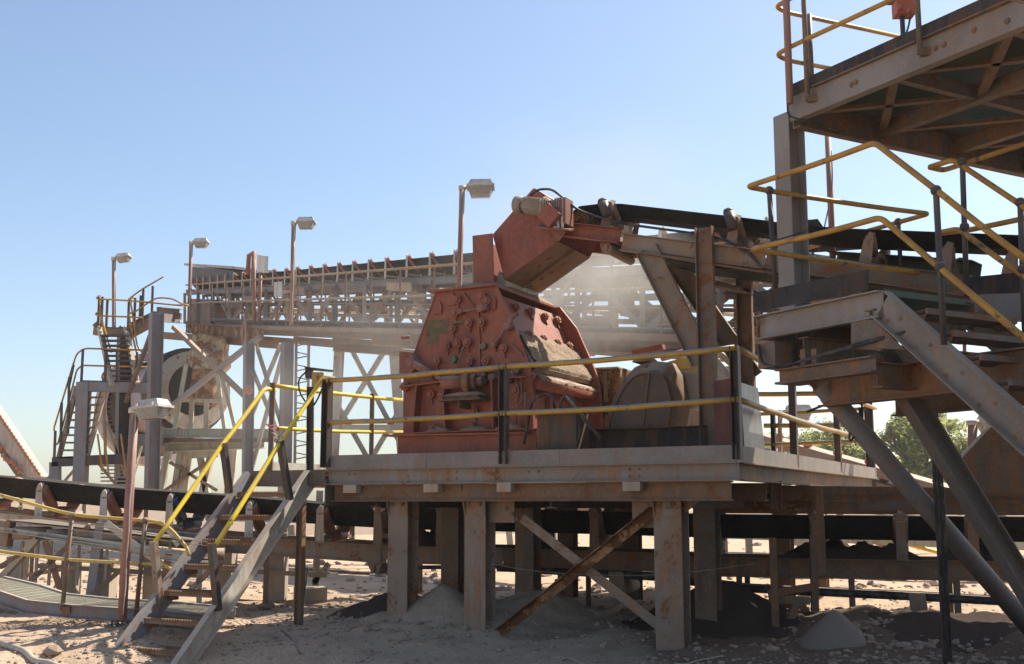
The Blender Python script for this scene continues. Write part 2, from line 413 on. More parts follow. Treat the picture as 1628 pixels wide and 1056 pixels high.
def rock_verts(r, sq=.7):
    ph = (1+5**.5)/2
    b = [(-1,ph,0),(1,ph,0),(-1,-ph,0),(1,-ph,0),(0,-1,ph),(0,1,ph),(0,-1,-ph),(0,1,-ph),(ph,0,-1),(ph,0,1),(-ph,0,-1),(-ph,0,1)]
    a = random.random()*6.28; ca, sa = math.cos(a), math.sin(a); sx, sy, sz = random.uniform(.6,1.3), random.uniform(.6,1.1), random.uniform(.4,.8)
    out = []
    for x, y, z in b:
        k = r/1.9*random.uniform(.75, 1.2); x, y, z = x*k*sx, y*k*sy, z*k*sz
        out.append(V(x*ca-y*sa, x*sa+y*ca, z))
    return out
ICO = [(0,11,5),(0,5,1),(0,1,7),(0,7,10),(0,10,11),(1,5,9),(5,11,4),(11,10,2),(10,7,6),(7,1,8),(3,9,4),(3,4,2),(3,2,6),(3,6,8),(3,8,9),(4,9,5),(2,4,11),(6,2,10),(8,6,7),(9,8,1)]
def gravel():
    mb = MB()
    for i in range(26000):
        y = 10.2 + 9*random.random()**1.5; x = random.uniform(-.46, .46)*y*1.05
        if float(vnoise(np.array(x*.9), np.array(y*.9)))*.5+float(vnoise(np.array(x*3.1), np.array(y*3.1)))*.5 < .25+random.random()*.5: continue
        r = .006 + .034*random.random()**5
        c = V(x, y, G(x, y)+r*.2); mb.add([c+v for v in rock_verts(r)], ICO)
    mb.obj('gravel', 'stone', kind='stuff', label='loose stones and gravel scattered over the dusty ground', cat='gravel')
    mb = MB()
    for i in range(2600):
        y = 19 + 50*random.random()**1.7; x = random.uniform(-.46, .46)*y*1.05
        if float(vnoise(np.array(x*.5), np.array(y*.5))) < random.random()*.9: continue
        r = .03 + .12*random.random()**4
        c = V(x, y, G(x, y)+r*.15); mb.add([c+v for v in rock_verts(r)], ICO)
    mb.obj('rubble', 'stone', kind='stuff', label='rubble strewn over the sunlit ground behind the machinery', cat='rubble')
gravel()
for px, py, r, lab in ((1228, 1030, .07, 'pale angular rock lying in the dark soil below the grey sand cone'), (85, 1018, .11, 'pale rock on sunlit ground below the left walkway'),
                  (425, 968, .16, 'block of stone on the lit ground behind the stair foot'), (1318, 880+20, .2, 'broken pale slab seen under the return pipe on the right'),
                  (1335, 942, .22, 'large pale boulder lit by the sun behind the sand cone'), (360, 1042, .06, 'small pale stone beside the foot of the near stair stringer')):
    p = hz(px, py, 0); z = G(p.x, p.y); mb = MB(); mb.add([V(p.x, p.y, z+r*.2)+v for v in rock_verts(r)], ICO)
    mb.obj('rock', 'stone', label=lab, cat='rock', group='single rocks lying about')
def heap(name, cx, cy, r, h, m, label, seg=40, rings=14, rough=.05, sharp=1.0, oval=1.0, zb=None):
    ride = zb is None; zb = G(cx, cy)-.03 if zb is None else zb
    vs = [V(cx, cy, zb+h)]; fs = []; sm = []
    for i in range(1, rings+1):
        t = i/rings
        for k in range(seg):
            a = 2*math.pi*k/seg; rr = r*t*(1+.5*float(fbm(np.array(math.cos(a)*1.3+5+cx*9), np.array(math.sin(a)*1.3+cy*7), 3)))
            x, y = cx+rr*math.cos(a)*oval, cy+rr*math.sin(a)
            z = (G(x, y)-.012 if ride else zb) + h*(1-t)**sharp*(1 if t > .12 else .97) + float(fbm(np.array(x*9), np.array(y*9), 4))*rough*(1 if i > 1 else .3)
            vs.append(V(x, y, z if i < rings else z-.06))
    for k in range(seg): fs.append([0, 1+k, 1+(k+1) % seg])
    for i in range(rings-1):
        for k in range(seg):
            a = 1+i*seg+k; b = 1+i*seg+(k+1) % seg; fs.append([a, a+seg, b+seg, b])
    mb = MB(); mb.add(vs, fs, True); return mb.obj(name, m, label=label, cat='heap')
p = P(1327, 1020, 12.0); heap('sand_cone', p.x, p.y, .34, .36, 'pile', 'small pointed cone of grey sand on the ground at lower right', rough=.004, sharp=1.0)
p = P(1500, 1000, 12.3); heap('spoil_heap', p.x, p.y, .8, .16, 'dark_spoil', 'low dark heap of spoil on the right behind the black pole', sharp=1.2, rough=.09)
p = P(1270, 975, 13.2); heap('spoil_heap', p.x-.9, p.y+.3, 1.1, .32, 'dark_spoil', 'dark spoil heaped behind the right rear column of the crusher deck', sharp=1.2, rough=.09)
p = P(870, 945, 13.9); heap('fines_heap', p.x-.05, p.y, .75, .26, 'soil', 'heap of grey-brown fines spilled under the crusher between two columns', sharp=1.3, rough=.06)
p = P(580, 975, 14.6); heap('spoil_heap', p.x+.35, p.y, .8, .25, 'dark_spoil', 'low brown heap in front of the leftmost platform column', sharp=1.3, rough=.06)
p = P(700, 985, 13.4); heap('fines_heap', p.x, p.y+.2, .6, .2, 'soil', 'low grey heap of fines between the first and second platform columns', sharp=1.2, rough=.06)
# ------------------------------------------------------------------ shared small meshes
def bolt_mesh(r=.018, l=.016, seg=6, m='under_steel'):
    mb = MB(); mb.cyl((0,0,0), (l,0,0), r, seg=seg); mb.cyl((0,0,0), (l*.3,0,0), r*1.5, seg=10); return mb.mesh('bolt', m, V(0,0,0))
BOLT_U = bolt_mesh(m='brown_steel'); BOLT_G = bolt_mesh(m='grey_steel')
def bolts(parent, pts, n, me, name='bolt'):
    for p in pts: inst(name, me, basis(n, UP, p), parent)
def grating(mb, o, u, w, lu, lw, du=.03, dw=.1, h=.03, t=.005, tw=.008):
    """bars along u every du across w, rods along w every dw"""
    u, w = Vector(u).normalized(), Vector(w).normalized(); o = Vector(o)
    k = 0.0
    while k <= lw+1e-6: mb.ext(o+w*k-UP*h/2, o+w*k+u*lu-UP*h/2, R_(t, h)); k += du
    k = 0.0
    while k <= lu+1e-6: mb.ext(o+u*k-UP*.008, o+u*k+w*lw-UP*.008, R_(tw, .008)); k += dw
# ------------------------------------------------------------------ crusher platform
plat = thing('crusher_platform', 'heavy grey steel platform on columns carrying the red crusher', 'platform', pl(2.5, 3.5, 0))
LT, LB = 4.94, 7.83
mb = MB(); mb.plate([pl(.06, .06, ZD-.012), pl(LT-.02, .06, ZD-.012), pl(LT-.02, LB-.1, ZD-.012), pl(.06, LB-.1, ZD-.012)], (0, 0, .012)); mb.obj('deck', 'under_steel', plat)
# toe plates: welded lengths end to end
cuts = [0, 1.9, 3.55, LT]
for a, b in zip(cuts, cuts[1:]):
    mb = MB(); mb.plate([pl(a+.002, 0, ZD-.001), pl(b-.002, 0, ZD-.001), pl(b-.002, 0, ZT), pl(a+.002, 0, ZT)], B3*.01); mb.obj('toe_plate', 'grey_steel', plat)
for a, b in ((.012, 3.4), (3.4, LB)):
    mb = MB(); mb.plate([pl(0, a+.002, ZD-.001), pl(0, b-.002, ZD-.001), pl(0, b-.002, ZT), pl(0, a+.002, ZT)], A3*.01); mb.obj('toe_plate', 'grey_steel', plat)
mb = MB(); mb.ext(pl(0, .07, (ZD+ZB)/2), pl(LT, .07, (ZD+ZB)/2), C_(.085, ZD-ZB-.002, .012, -1)); ch = mb.obj('edge_channel', 'rusty_grey', plat)
mb = MB(); mb.ext(pl(.07, .16, (ZD+ZB)/2), pl(.07, LB, (ZD+ZB)/2), C_(.085, ZD-ZB-.002, .012, 1)); mb.obj('edge_channel', 'under_steel', plat)
mb = MB(); mb.ext(pl(LT, .0, ZB-.09), pl(LT, LB, ZB-.09), R_(.02, .3)); mb.obj('edge_channel', 'under_steel', plat)
for px, dz in ((713, 0), (727, 0), (1002, 0), (1017, 0)):
    for z in (ZB+.055, ZB+.125):
        p = PLN(.07)(px, 750); p.z = z; inst('bolt', BOLT_U, basis(-B3, UP, p), plat)
for px in (556, 566, 842, 857): p = PLN(.07)(px, 755); p.z = ZB+.12; inst('bolt', BOLT_U, basis(-B3, UP, p), plat)
# beams below
zb2 = ZB-.075
for b in (.12, 1.45, 3.2, 5.2, 7.4):
    mb = MB(); mb.ext(pl(.1, b, zb2-.02), pl(LT-.05, b, zb2-.02), I_(.14, .19, .014, .01)); mb.obj('floor_beam', 'brown_steel', plat)
for t in (.75, 2.1, 3.1, 4.35):
    mb = MB(); mb.ext(pl(t, .2, zb2-.06), pl(t, LB-.2, zb2-.06), I_(.12, .26, .014, .01)); mb.obj('floor_beam', 'under_steel', plat)
for px0, px1 in ((545, 570), (673, 700), (790, 815), (990, 1020)):
    p = FL((px0+px1)/2, 780); t = (Vector((p.x, p.y))-C0).dot(A); w = (px1-px0)/1850*p.y
    mb = MB(); mb.box(pl(t, .03, ZB-.048), (w, .11, .09), (A3, B3, UP)); mb.obj('pad_block', 'wood_beam', plat)
# columns : (px of face centre, plane offset)
def column(px, off, w=.26, d=.24, zt=ZB-.04, m='column_steel', cap=True):
    pn = PLN(off); p = pn(px, 900); t = (Vector((p.x, p.y))-C0).dot(A); c = pl(t, off+d/2, 0); g = G(c.x, c.y)-.2
    mb = MB(); c.z = g; top = c.copy(); top.z = zt; mb.ext(c, top, I_(w, d, .016, .012), up=B3); o = mb.obj('column', m, plat)
    if cap:
        mb = MB(); mb.box(pl(t, off-.008, zt-.13), (w+.01, .014, .34), (A3, B3, UP)); mb.obj('splice_plate', m, o)
        bolts(plat, [pl(t+a, off-.016, zt-.02-k) for a in (-.07, .07) for k in (.02, .16)], -B3, BOLT_U)
        mb = MB(); z = zt-.3
        mb.plate([pl(t+w/2-.02, off-.022, zt+.03), pl(t+w/2-.02, off-.14, zt+.03), pl(t+w/2-.02, off-.022, z)], A3*.012); mb.obj('gusset', m, o)
    return t
T1 = column(633, .25); T2 = column(756, .22); T3 = column(1064, .24, .29)
for t in (T1, T2, T3):
    for b in (1.55, 5.0, 7.2):
        c = pl(t, b, G(*pl(t, b, 0)[:2])-.2); top = c.copy(); top.z = ZB-.26
        mb = MB(); mb.ext(c, top, I_(.24, .22, .014, .01), up=B3); mb.obj('column', 'under_steel', plat)
# knee plates beside column three
mb = MB(); mb.plate([pl(T3-.16, .3, ZB-.05), pl(T3-.50, .3, ZB-.05), pl(T3-.16, .3, ZB-.32)], B3*.012); mb.obj('gusset', 'brown_steel', plat)
mb = MB(); mb.plate([pl(T2-.12, .32, ZB-.17), pl(T2-.44, .32, ZB-.17), pl(T2-.44, .32, ZB-.42), pl(T2-.12, .32, ZB-.42)], B3*.012); g1 = mb.obj('gusset', 'column_steel', plat)
mb = MB(); mb.plate([pl(T3+.15, .34, ZB-.17), pl(T3+.42, .34, ZB-.17), pl(T3+.42, .34, ZB-.46), pl(T3+.15, .34, ZB-.46)], B3*.012); mb.obj('gusset', 'column_steel', plat)
b1 = PLN(.25)
mb = MB(); mb.ext(b1(792, 1000), b1(1036, 806), L_(.10, .09, .01, 1, 1), up=B3*-1); o = mb.obj('cross_brace', 'rusty_sheet', plat)
bolts(plat, [b1(x, y)-B3*.012 for x, y in ((1028, 812), (1019, 819), (1009, 827), (917, 899), (886, 924))], -B3, BOLT_U)
b2 = PLN(.36)
mb = MB(); mb.ext(b2(826, 830), b2(1046, 1004), L_(.10, .06, .01, 1, 1), up=B3); mb.obj('cross_brace', 'column_steel', plat)
bolts(plat, [PLN(.315)(x, y) for x, y in ((805, 809), (814, 817), (822, 825))], -B3, BOLT_U)
# sagging wire between the columns
mb = MB(); mb.tube(sag(PLN(.2)(780, 897), PLN(.3)(1200, 896), .12), .004, 5); mb.obj('sag_wire', 'under_steel', label='thin wire sagging between the platform columns', cat='wire')
# handrail of the platform
def rail(parent, pts, m='worn_yellow', r=.03, rad=.09, name='rail', seg=10):
    pts = [Vector(p) for p in arc(pts, rad)]; out = [pts[0]]; rj = random.Random(len(pts)*31+int(abs(pts[0].x)*997))
    for a, b in zip(pts, pts[1:]):
        n = int((b-a).length/.35)
        for i in range(1, n): out.append(a.lerp(b, i/n)+V(0, 0, rj.uniform(-.005, .004))-UP*.006*math.sin(math.pi*i/n)*(b-a).length)
        out.append(b)
    mb = MB(); mb.tube(out, r, seg); return mb.obj(name, m, parent)
R0 = PLN(-.03)
rail(plat, [R0(520, 605), R0(802, 583)]); rail(plat, [R0(803, 583), R0(1168, 553)])
rail(plat, [R0(522, 672), R0(800, 657)]); rail(plat, [R0(801, 657), R0(1168, 635)])
def post(parent, p, z0, z1, w=.07, m='dark_steel', ax=None, name='rail_post'):
    a = Vector(p); a.z = z0; b = Vector(p); b.z = z1
    mb = MB(); mb.ext(a, b, C_(w, w, .008, 1) if True else None, up=ax or A3); return mb.obj(name, m, parent)
for px, py, w in ((525, 603, .095), (804, 580, .085), (1170, 551, .085)):
    p = PLN(.02)(px, py); post(plat, p - A3*w/2*0, ZB+.2, p.z, w, ax=A3)
S0 = SDN(-.03)
def zray(plane, px, z):
    for py in range(100, 1100):
        q = plane(px, py)
        if q.z <= z: return q
ztop, zmid = R0(1168, 553).z, R0(1168, 635).z
def side(b, z): return pl(-.03, b, z)
rail(plat, [side(0, ztop), side(LB, ztop)]); rail(plat, [side(0, zmid), side(LB, zmid)])
for b in (2.55, 5.1, 7.75): post(plat, pl(0, b, 0), ZB+.2, ztop, .08, ax=B3)
zr = ztop
rail(plat, [pl(0, LB, ztop), pl(LT, LB, ztop)], 'worn_yellow'); rail(plat, [pl(0, LB, zmid), pl(LT, LB, zmid)], 'worn_yellow')
for t in (1.6, 3.3, LT): post(plat, pl(t, LB, 0), ZB+.2, ztop, .07, ax=A3)
# underside odds: hung angle and hanger by the right end
for px, y0, y1, d in ((1296, 775, 915, 12.6), (1222, 855, 1015, 12.8)):
    mb = MB(); mb.ext(P(px, y0, d), P(px+6, y1, d), L_(.08, .05, .008), up=B3); mb.obj('hanger_angle', 'brown_steel', plat)
# ------------------------------------------------------------------ landing and stair on the left
stair = thing('access_stair', 'steep steel stair with bright yellow handrails climbing to the crusher platform', 'stair', (-3.2, 12.6, -.2))
LA = 6.12
mb = MB(); grating(mb, pl(LT+.03, .05, ZD), A3, B3, LA-LT-.06, 4.0, .075, .15, .02); mb.obj('landing_grating', 'rust_tread', stair, kind='stuff')
mb = MB(); mb.ext(pl(LT+.01, 0, (ZD+ZB)/2-.01), pl(LA, 0, (ZD+ZB)/2-.01), C_(.07, .17, .01, 1)); mb.obj('landing_channel', 'under_steel', stair)
mb = MB(); mb.ext(pl(LA, 0, (ZD+ZB)/2-.01), pl(LA, 4.05, (ZD+ZB)/2-.01), C_(.07, .17, .01, 1)); mb.obj('landing_channel', 'under_steel', stair)
mb = MB(); mb.ext(pl(LT, 4.05, (ZD+ZB)/2), pl(LA, 4.05, (ZD+ZB)/2), C_(.07, .17, .01, -1)); mb.obj('landing_channel', 'under_steel', stair)
mb = MB(); mb.plate([pl(LA-.02, .3, ZD), pl(LA-.02, 4.0, ZD), pl(LA-.02, 4.0, ZD+.12), pl(LA-.02, .3, ZD+.12)], A3*-.008); mb.obj('toe_plate', 'pale_steel', stair)
for t, b in ((5.33, .06), (6.05, 3.9)):
    p = pl(t, b, 0); mb = MB(); mb.ext(V(p.x, p.y, G(p.x, p.y)-.15), V(p.x, p.y, ZB), I_(.07, .09, .01, .008), up=A3); mb.obj('landing_post', 'brown_steel', stair)
tN, tF = 5.22, 6.06; GO, RI = .285, .2655
dS = -B3
sN = lambda k, z: pl(tN, -GO*k, z)      # plan position after k goings
sF = lambda k, z: pl(tF, -GO*k, z)
slope = (dS*GO - UP*RI).normalized()
for t, m_, sg in ((tN, 'pale_steel', -1), (tF, 'blue_grey_steel', 1)):
    mb = MB(); mb.ext(pl(t, .02, ZD-.09), pl(t, .02, ZD-.09)+slope*3.35, C_(.075, .22, .012, sg)); mb.obj('stringer', m_, stair)
for k in range(1, 9):
    z = ZD - RI*k - .02; mb = MB()
    a = pl(tN+.015, -GO*k+.02, z); w = tF-tN-.03
    grating(mb, pl(tN+.02, -GO*k, z), A3, B3, w-.01, .23, .046, .055, .03, .006, .012)
    for i in range(20): mb.box(pl(tN+.04+i*(w-.04)/20, -GO*k-.004, z+.024), (.018, .03, .014), (A3, B3, UP))
    mb.ext(a-UP*.0, a+A3*w, R_(.03, .045)); mb.ext(a+B3*.22, a+B3*.22+A3*w, R_(.012, .06))
    tr = mb.obj('tread', 'rust_tread', stair)
    for tt in (tN+.015, tF-.02): mb = MB(); mb.plate([pl(tt, -GO*k, z-.02), pl(tt, -GO*k+.23, z-.02), pl(tt, -GO*k+.23, z-.09), pl(tt, -GO*k+.08, z-.09)], A3*.008); mb.obj('tread_bracket', 'rust_tread', tr)
NP, FP = VP(C0+A*(tN-.06), B), VP(C0+A*(tF+.02), B)
rail(stair, [PLN(.0)(533, 603), PLN(.0)(517, 600), NP(512, 603), NP(440, 712), NP(343, 867)], 'bright_yellow', .027, .06)
rail(stair, [SDN(LA-.05)(640, 636), SDN(LA-.05)(436, 613)], 'bright_yellow', .027)
rail(stair, [SDN(LA-.05)(640, 687), SDN(LA-.05)(430, 680)], 'bright_yellow', .025)
rail(stair, [SDN(LA-.05)(437, 620), FP(421, 618), FP(350, 712), FP(243, 867)], 'bright_yellow', .027, .07)
def bar(parent, p, q, w, h, m, name, prof=None, up=UP, **k):
    mb = MB(); mb.ext(p, q, prof or R_(w, h), up=up); return mb.obj(name, m, parent, **k)
for pn, x0, y0, x1, y1, m_ in ((NP, 442, 702, 458, 796, 'dark_steel'), (NP, 333, 865, 343, 972, 'dark_steel'), (FP, 352, 705, 362, 785, 'dark_steel'), (FP, 241, 862, 250, 960, 'column_steel')):
    bar(stair, pn(x0, y0), pn(x1, y1), .075, .06, m_, 'rail_post', C_(.06, .075, .008), up=A3)
SL = SDN(LA-.05)
for px, y0 in ((434, 609), (592, 626)):
    q = SL(px, y0); bar(stair, q, V(q.x, q.y, ZD-.1), .06, .06, 'under_steel', 'rail_post')
# hanging tape on the left corner post
mb = MB(); q = SL(434, 676)
for k in range(9):
    a = k*.7; c = q + V(math.cos(a)*.045, math.sin(a)*.045-.04, random.uniform(-.06, .05))
    mb.plate([c, c+V(.05*math.sin(a*3), .01, -.04), c+V(.03, .03*math.cos(a), -.07-.03*random.random()), c+V(-.03, .01, -.03)], (.002, .003, .001))
mb.obj('warning_tape', 'tape_red_white', label='knot of red and white tape tied round the landing rail corner', cat='tape')
# isolator on its post
iso = thing('isolator_switch', 'yellow isolator switch box under a small dark hood on a post by the stair head', 'switch', pl(5.35, .55, ZD))
d0 = pl(5.35, .55, 0).y; W = lambda px, py, dd=0: P(px, py, d0+dd)
bar(iso, W(494, 615, .03), V(*W(494, 740, .03)[:2], ZD), .09, .05, 'dark_steel', 'post', C_(.05, .085, .008), up=V(1,0,0))
mb = MB(); mb.box(W(505, 604), (.13, .10, .18)); bx_ = mb.obj('switch_box', 'yellow_box', iso)
mb = MB(); mb.box(W(504, 600, -.06), (.025, .03, .05)); mb.obj('switch_handle', 'alarm_red', bx_)
mb = MB(); mb.plate([W(484, 584, -.1), W(531, 590, -.1), W(527, 592, .15), W(486, 588, .15)], (0, 0, .01)); mb.plate([W(485, 585, .0), W(496, 586, .0), W(496, 602, .0), W(485, 601, .0)], (0, .1, 0)); mb.obj('rain_hood', 'dark_steel', iso)
mb = MB(); mb.tube(arc([W(488, 590), W(474, 603), W(476, 625), W(490, 645), W(490, 700)], .1), .011, 6); mb.tube(arc([W(512, 618, .02), W(505, 635, .02), W(495, 650)], .05), .011, 6); mb.obj('cable', 'hose_rubber', iso)
# ------------------------------------------------------------------ crusher
cr = thing('impact_crusher', 'dusty red impact crusher with studded end plates standing on the platform', 'crusher', pl(3.2, 1.3, ZD))
GO_ = .45; GW = 1.69
GF = PLN(GO_); GB = PLN(GO_+GW)
fp = [(641, 700), (641, 590), (652, 582), (693, 467), (788, 455), (806, 492), (833, 556), (842, 580), (846, 612), (848, 700)]
mb = MB(); mb.plate([GF(*q) for q in fp], B3*.03); front = mb.obj('end_plate', 'red_oxide', cr)
# rear end plate : same outline moved back
off = B3*(GW-.03)
fpr = [GF(*q)+off-A3*(.13 if q[0] > 800 else .05 if q[0] > 780 else 0) for q in fp]
mb = MB(); mb.plate(fpr, B3*.03); mb.obj('end_plate', 'red_oxide', cr)
# flange strips on plate edges
mb = MB()
for o_ in (V(0,0,0), off):
    mb = MB()
    for a, b in zip(fp[1:], fp[2:]):
        pa, pb = GF(*a)+o_, GF(*b)+o_
        if o_.length > .1: pa, pb = fpr[fp.index(a)], fpr[fp.index(b)]
        mb.ext(pa+B3*.015-B3*.0, pb+B3*.015, R_(.05, .016), up=(pb-pa).cross(B3))
    mb.obj('edge_flange', 'red_oxide', cr)
# body between the plates: swept profile a little inside the outline
body = [(655, 698), (655, 600), (697, 478), (785, 466), (800, 497), (822, 548), (832, 552), (834, 600), (834, 698)]
mb = MB(); mb.plate([GF(*q)+B3*.03 for q in body], B3*(GW-.07)); mb.obj('body_shell', 'red_oxide', cr)
# sill skid
SK = PLN(.33)
z0 = ZD
for b in (.33, GO_+GW-.1):
    mb = MB(); a = PLN(b)(633, 700) if b < 1 else GF(633, 700)+off; c = PLN(b)(853, 690) if b < 1 else GF(853, 690)+off; a.z = c.z = ZD+.205
    mb.ext(a, c, I_(.16, .41, .014, .012)); mb.obj('skid_beam', 'red_oxide', cr)
# top flange
tz = GF(740, 461).z
def gpt(px, b, z):
    p = GF(px, 460); t = (Vector((p.x, p.y))-C0).dot(A); return pl(t, GO_+b, z)
tl, tr_ = 688, 791
mb = MB(); mb.plate([gpt(tl, -.08, tz), gpt(tr_, -.08, tz), gpt(tr_, GW+.08, tz), gpt(tl, GW+.08, tz)], (0, 0, .025)); top = mb.obj('top_flange', 'red_oxide', cr)
# dust lying on the top flange
def dust_sheet(o, u, w, lu, lw, h, n=26, m=14, edge=.25, amp=.6, seed=0, name='settled_dust', parent=None, mt='dust'):
    o, u, w = Vector(o), Vector(u), Vector(w); vs = []; fs = []
    up = u.normalized().cross(w.normalized())
    if up.z < 0: up = -up
    for i in range(n+1):
        for j in range(m+1):
            a, b = i/n, j/m
            e = min(1, min(a, 1-a)/edge, min(b, 1-b)/edge); e = e*(2-e)
            hh = h*e*(1+amp*2*float(fbm(np.array(a*5+seed), np.array(b*5+seed*3), 4)))
            vs.append(o + u*(a*lu) + w*(b*lw) + up*(hh if 0 < e else -.012))
    for i in range(n):
        for j in range(m): fs.append([i*(m+1)+j, (i+1)*(m+1)+j, (i+1)*(m+1)+j+1, i*(m+1)+j+1])
    if u.cross(w).dot(up) < 0: fs = [f[::-1] for f in fs]
    mb = MB(); mb.add(vs, fs, True); return mb.obj(name, mt, parent)
w_t = (gpt(tl, 0, 0)-gpt(tr_, 0, 0)).length
dust_sheet(gpt(tr_, -.02, tz+.022), (gpt(tl, 0, 0)-gpt(tr_, 0, 0)).normalized(), B3, w_t, GW+.05, .10, edge=.2, seed=2, parent=cr)
# mounds on the sloping right-hand side (between end plates)
pa = GF(800, 497)+A3*-.02; pb = GF(842, 566)
# ledge plate under the mound
lz = GF(838, 570).z
q0 = GF(836, 572)
mb = MB(); mb.plate([GF(822, 545)+B3*.04, GF(848, 580)+B3*.04, GF(848, 580)+B3*(GW-.05), GF(822, 545)+B3*(GW-.05)], (0, 0, .015)); mb.obj('side_ledge', 'red_oxide', cr)
def mound(base_a, base_b, h, seed, n=60, m=80, lw=GW-.1, parent=cr):
    """spoil lying between the end plates, from base_a (inner) to base_b (outer edge)"""
    vs = []; fs = []
    for i in range(n+1):
        a = i/n
        for j in range(m+1):
            b = j/m; p = base_a.lerp(base_b, a) + B3*(.031+b*lw)
            e = min(1, a/.3)*(1-.25*a)
            k = h*e*(.7+.25*math.sin(b*2.6+.4)+.9*float(fbm(np.array(a*5+seed), np.array(b*9+seed), 6))+.5*float(fbm(np.array(a*26+seed), np.array(b*40+seed), 3)))
            k = max(k, -.01) if 0 < a < 1 else -.06
            vs.append(p + UP*k*.8 + (-A3)*k*.6)
    for i in range(n):
        for j in range(m): fs.append([i*(m+1)+j, i*(m+1)+j+1, (i+1)*(m+1)+j+1, (i+1)*(m+1)+j])
    mb = MB(); mb.add(vs, fs, True); return mb.obj('spilled_dust', 'dust', parent)
mb = MB(); mb.plate([GF(814, 522)+B3*.031, GF(851, 583)+B3*.031, GF(834, 585)+B3*.031, GF(822, 562)+B3*.031], B3*(GW-.08)); mb.obj('packed_dust', 'dust', cr)
mound(GF(813, 521), GF(850, 583), .06, 1.0)
# lower rounded ledge (box beam) with dust
lb0, lb1 = GF(852, 602), GF(852, 602)
mb = MB(); mb.tube([GF(848, 606)+B3*.05, GF(848, 606)+B3*(GW-.06)], .085, 12); mb.obj('cross_tube', 'red_oxide', cr)
mound(GF(836, 592), GF(858, 605), .05, 5.0)
# bolts on sloped right side
CB = MB(); CB.cyl((0,0,0), (.07,0,0), .05, seg=16); CB.cyl((0,0,0), (.012,0,0), .068, seg=16); CB.cyl((.07,0,0), (.085,0,0), .034, .026, seg=10); CB.box((.02,0,-.075), (.02,.02,.06)); CBm = CB.mesh('stud', 'red_oxide', V(0,0,0))
CG = MB(); CG.cyl((0,0,0), (.05,0,0), .045, .038, seg=14); CGm = CG.mesh('stud', 'green_knob', V(0,0,0))
sn = (GF(822, 548)-GF(785, 466)).normalized().cross(B3); sn = sn if sn.x > 0 else -sn
for f in (.2, .75):
    for b in (.35, .75, 1.15, 1.5):
        p = GF(785, 466).lerp(GF(822, 548), f) + B3*(.03+b); inst('stud', CBm, basis(sn, UP, p), cr)
for x, y in ((769, 473), (730, 478), (726, 500), (768, 514), (748, 515), (722, 524), (713, 551), (746, 546), (697, 575), (749, 576), (775, 575),
             (789, 545), (803, 555), (688, 628), (706, 628), (691, 682), (752, 680), (695, 600), (777, 455+25), (823, 621), (730, 548), (708, 656), (757, 655), (800, 660), (815, 585)):
    inst('stud', CBm, basis(-B3, UP, GF(x, y)), cr)
for x, y in ((770, 551), (723, 572)): inst('stud', CGm, basis(-B3, UP, GF(x, y)), cr)
# lifting lugs
for x, y in ((697, 490), (783, 482), (718, 476)):
    c = GF(x, y); mb = MB(); mb.plate([c+A3*.055+UP*.0, c+A3*.055-UP*.075, c-A3*.055-UP*.075, c-A3*.055+UP*.03, c-A3*.03+UP*.07, c+A3*.02+UP*.07], B3*-.03); mb.obj('lifting_lug', 'red_oxide', cr)
# faded sticker
mb = MB(); mb.plate([GF(676, 510), GF(713, 507), GF(713, 526), GF(707, 532), GF(698, 530), GF(697, 546), GF(679, 548)], B3*-.003); mb.obj('faded_sticker', 'old_sticker', cr)
mb = MB(); mb.box(GF(730, 513)-B3*.02, (.16, .03, .035), (A3, B3, UP)); mb.obj('name_plate', 'old_sticker', cr)
# centre seam, ribs
def rib(a, b, w=.05, t=.015, m='red_oxide', pn=GF, name='rib'):
    p, q = pn(*a), pn(*b); mb = MB(); mb.ext(p-B3*w/2, q-B3*w/2, R_(t, w) if False else R_(t, w), up=B3); return mb.obj(name, m, cr)
rib((762, 490), (765, 590), .03); rib((738, 467), (757, 492), .03); rib((823, 498), (807, 520), .03); rib((815, 548), (833, 566), .04)
rib((645, 617), (720, 607), .14, .02); rib((671, 610), (664, 692), .13, .02); rib((718, 608), (713, 640), .16, .02); rib((713, 640), (716, 690), .13, .02)
rib((800, 602), (846, 601), .14, .02); rib((789, 604), (792, 690), .13, .02); rib((626, 694), (853, 690), .22, .02); rib((700, 560), (732, 556), .02)
# rods with clevis handles
for a, b, r in (((737, 497), (770, 492), .018), ((790, 550), (812, 520), .018)):
    mb = MB(); p, q = GF(*a)-B3*.08, GF(*b)-B3*.08; mb.cyl(p, q, r, seg=10); d = (q-p).normalized()
    mb.cyl(q-B3*.04, q+B3*.07, .045, seg=14); mb.cyl(q+d*-.02, q+d*.09, .035, seg=12); mb.cyl(p-B3*.03, p+B3*.08, .03, seg=12)
    mb.obj('clamp_rod', 'dull_red', cr)
# hydraulic ram
mb = MB(); p, q = GF(662, 578)-B3*.12, GF(722, 612)-B3*.12; m_ = p.lerp(q, .62); mb.cyl(p, m_, .045, seg=14); mb.cyl(m_, q, .024, seg=10); mb.cyl(p-B3*.05, p+B3*.1, .05, seg=12); mb.cyl(q-B3*.05, q+B3*.1, .04, seg=12); mb.obj('hydraulic_ram', 'dull_red', cr)
mb = MB(); mb.plate([GF(642, 560)-B3*.1, GF(660, 562)-B3*.1, GF(673, 580)-B3*.1, GF(655, 600)-B3*.1, GF(642, 600)-B3*.1], B3*.1); mb.obj('ram_bracket', 'red_oxide', cr)
# ring handle, drooping rod
mb = MB(); c = GF(737, 538)-B3*.05; mb.tube([c+(A3*math.cos(a)+UP*math.sin(a))*.065 for a in [i*math.pi/9-.9 for i in range(17)]], .008, 6); mb.tube([GF(741, 552)-B3*.05, GF(735, 572)-B3*.06, GF(728, 604)-B3*.05], .012, 6); mb.obj('ring_handle', 'brown_steel', cr)
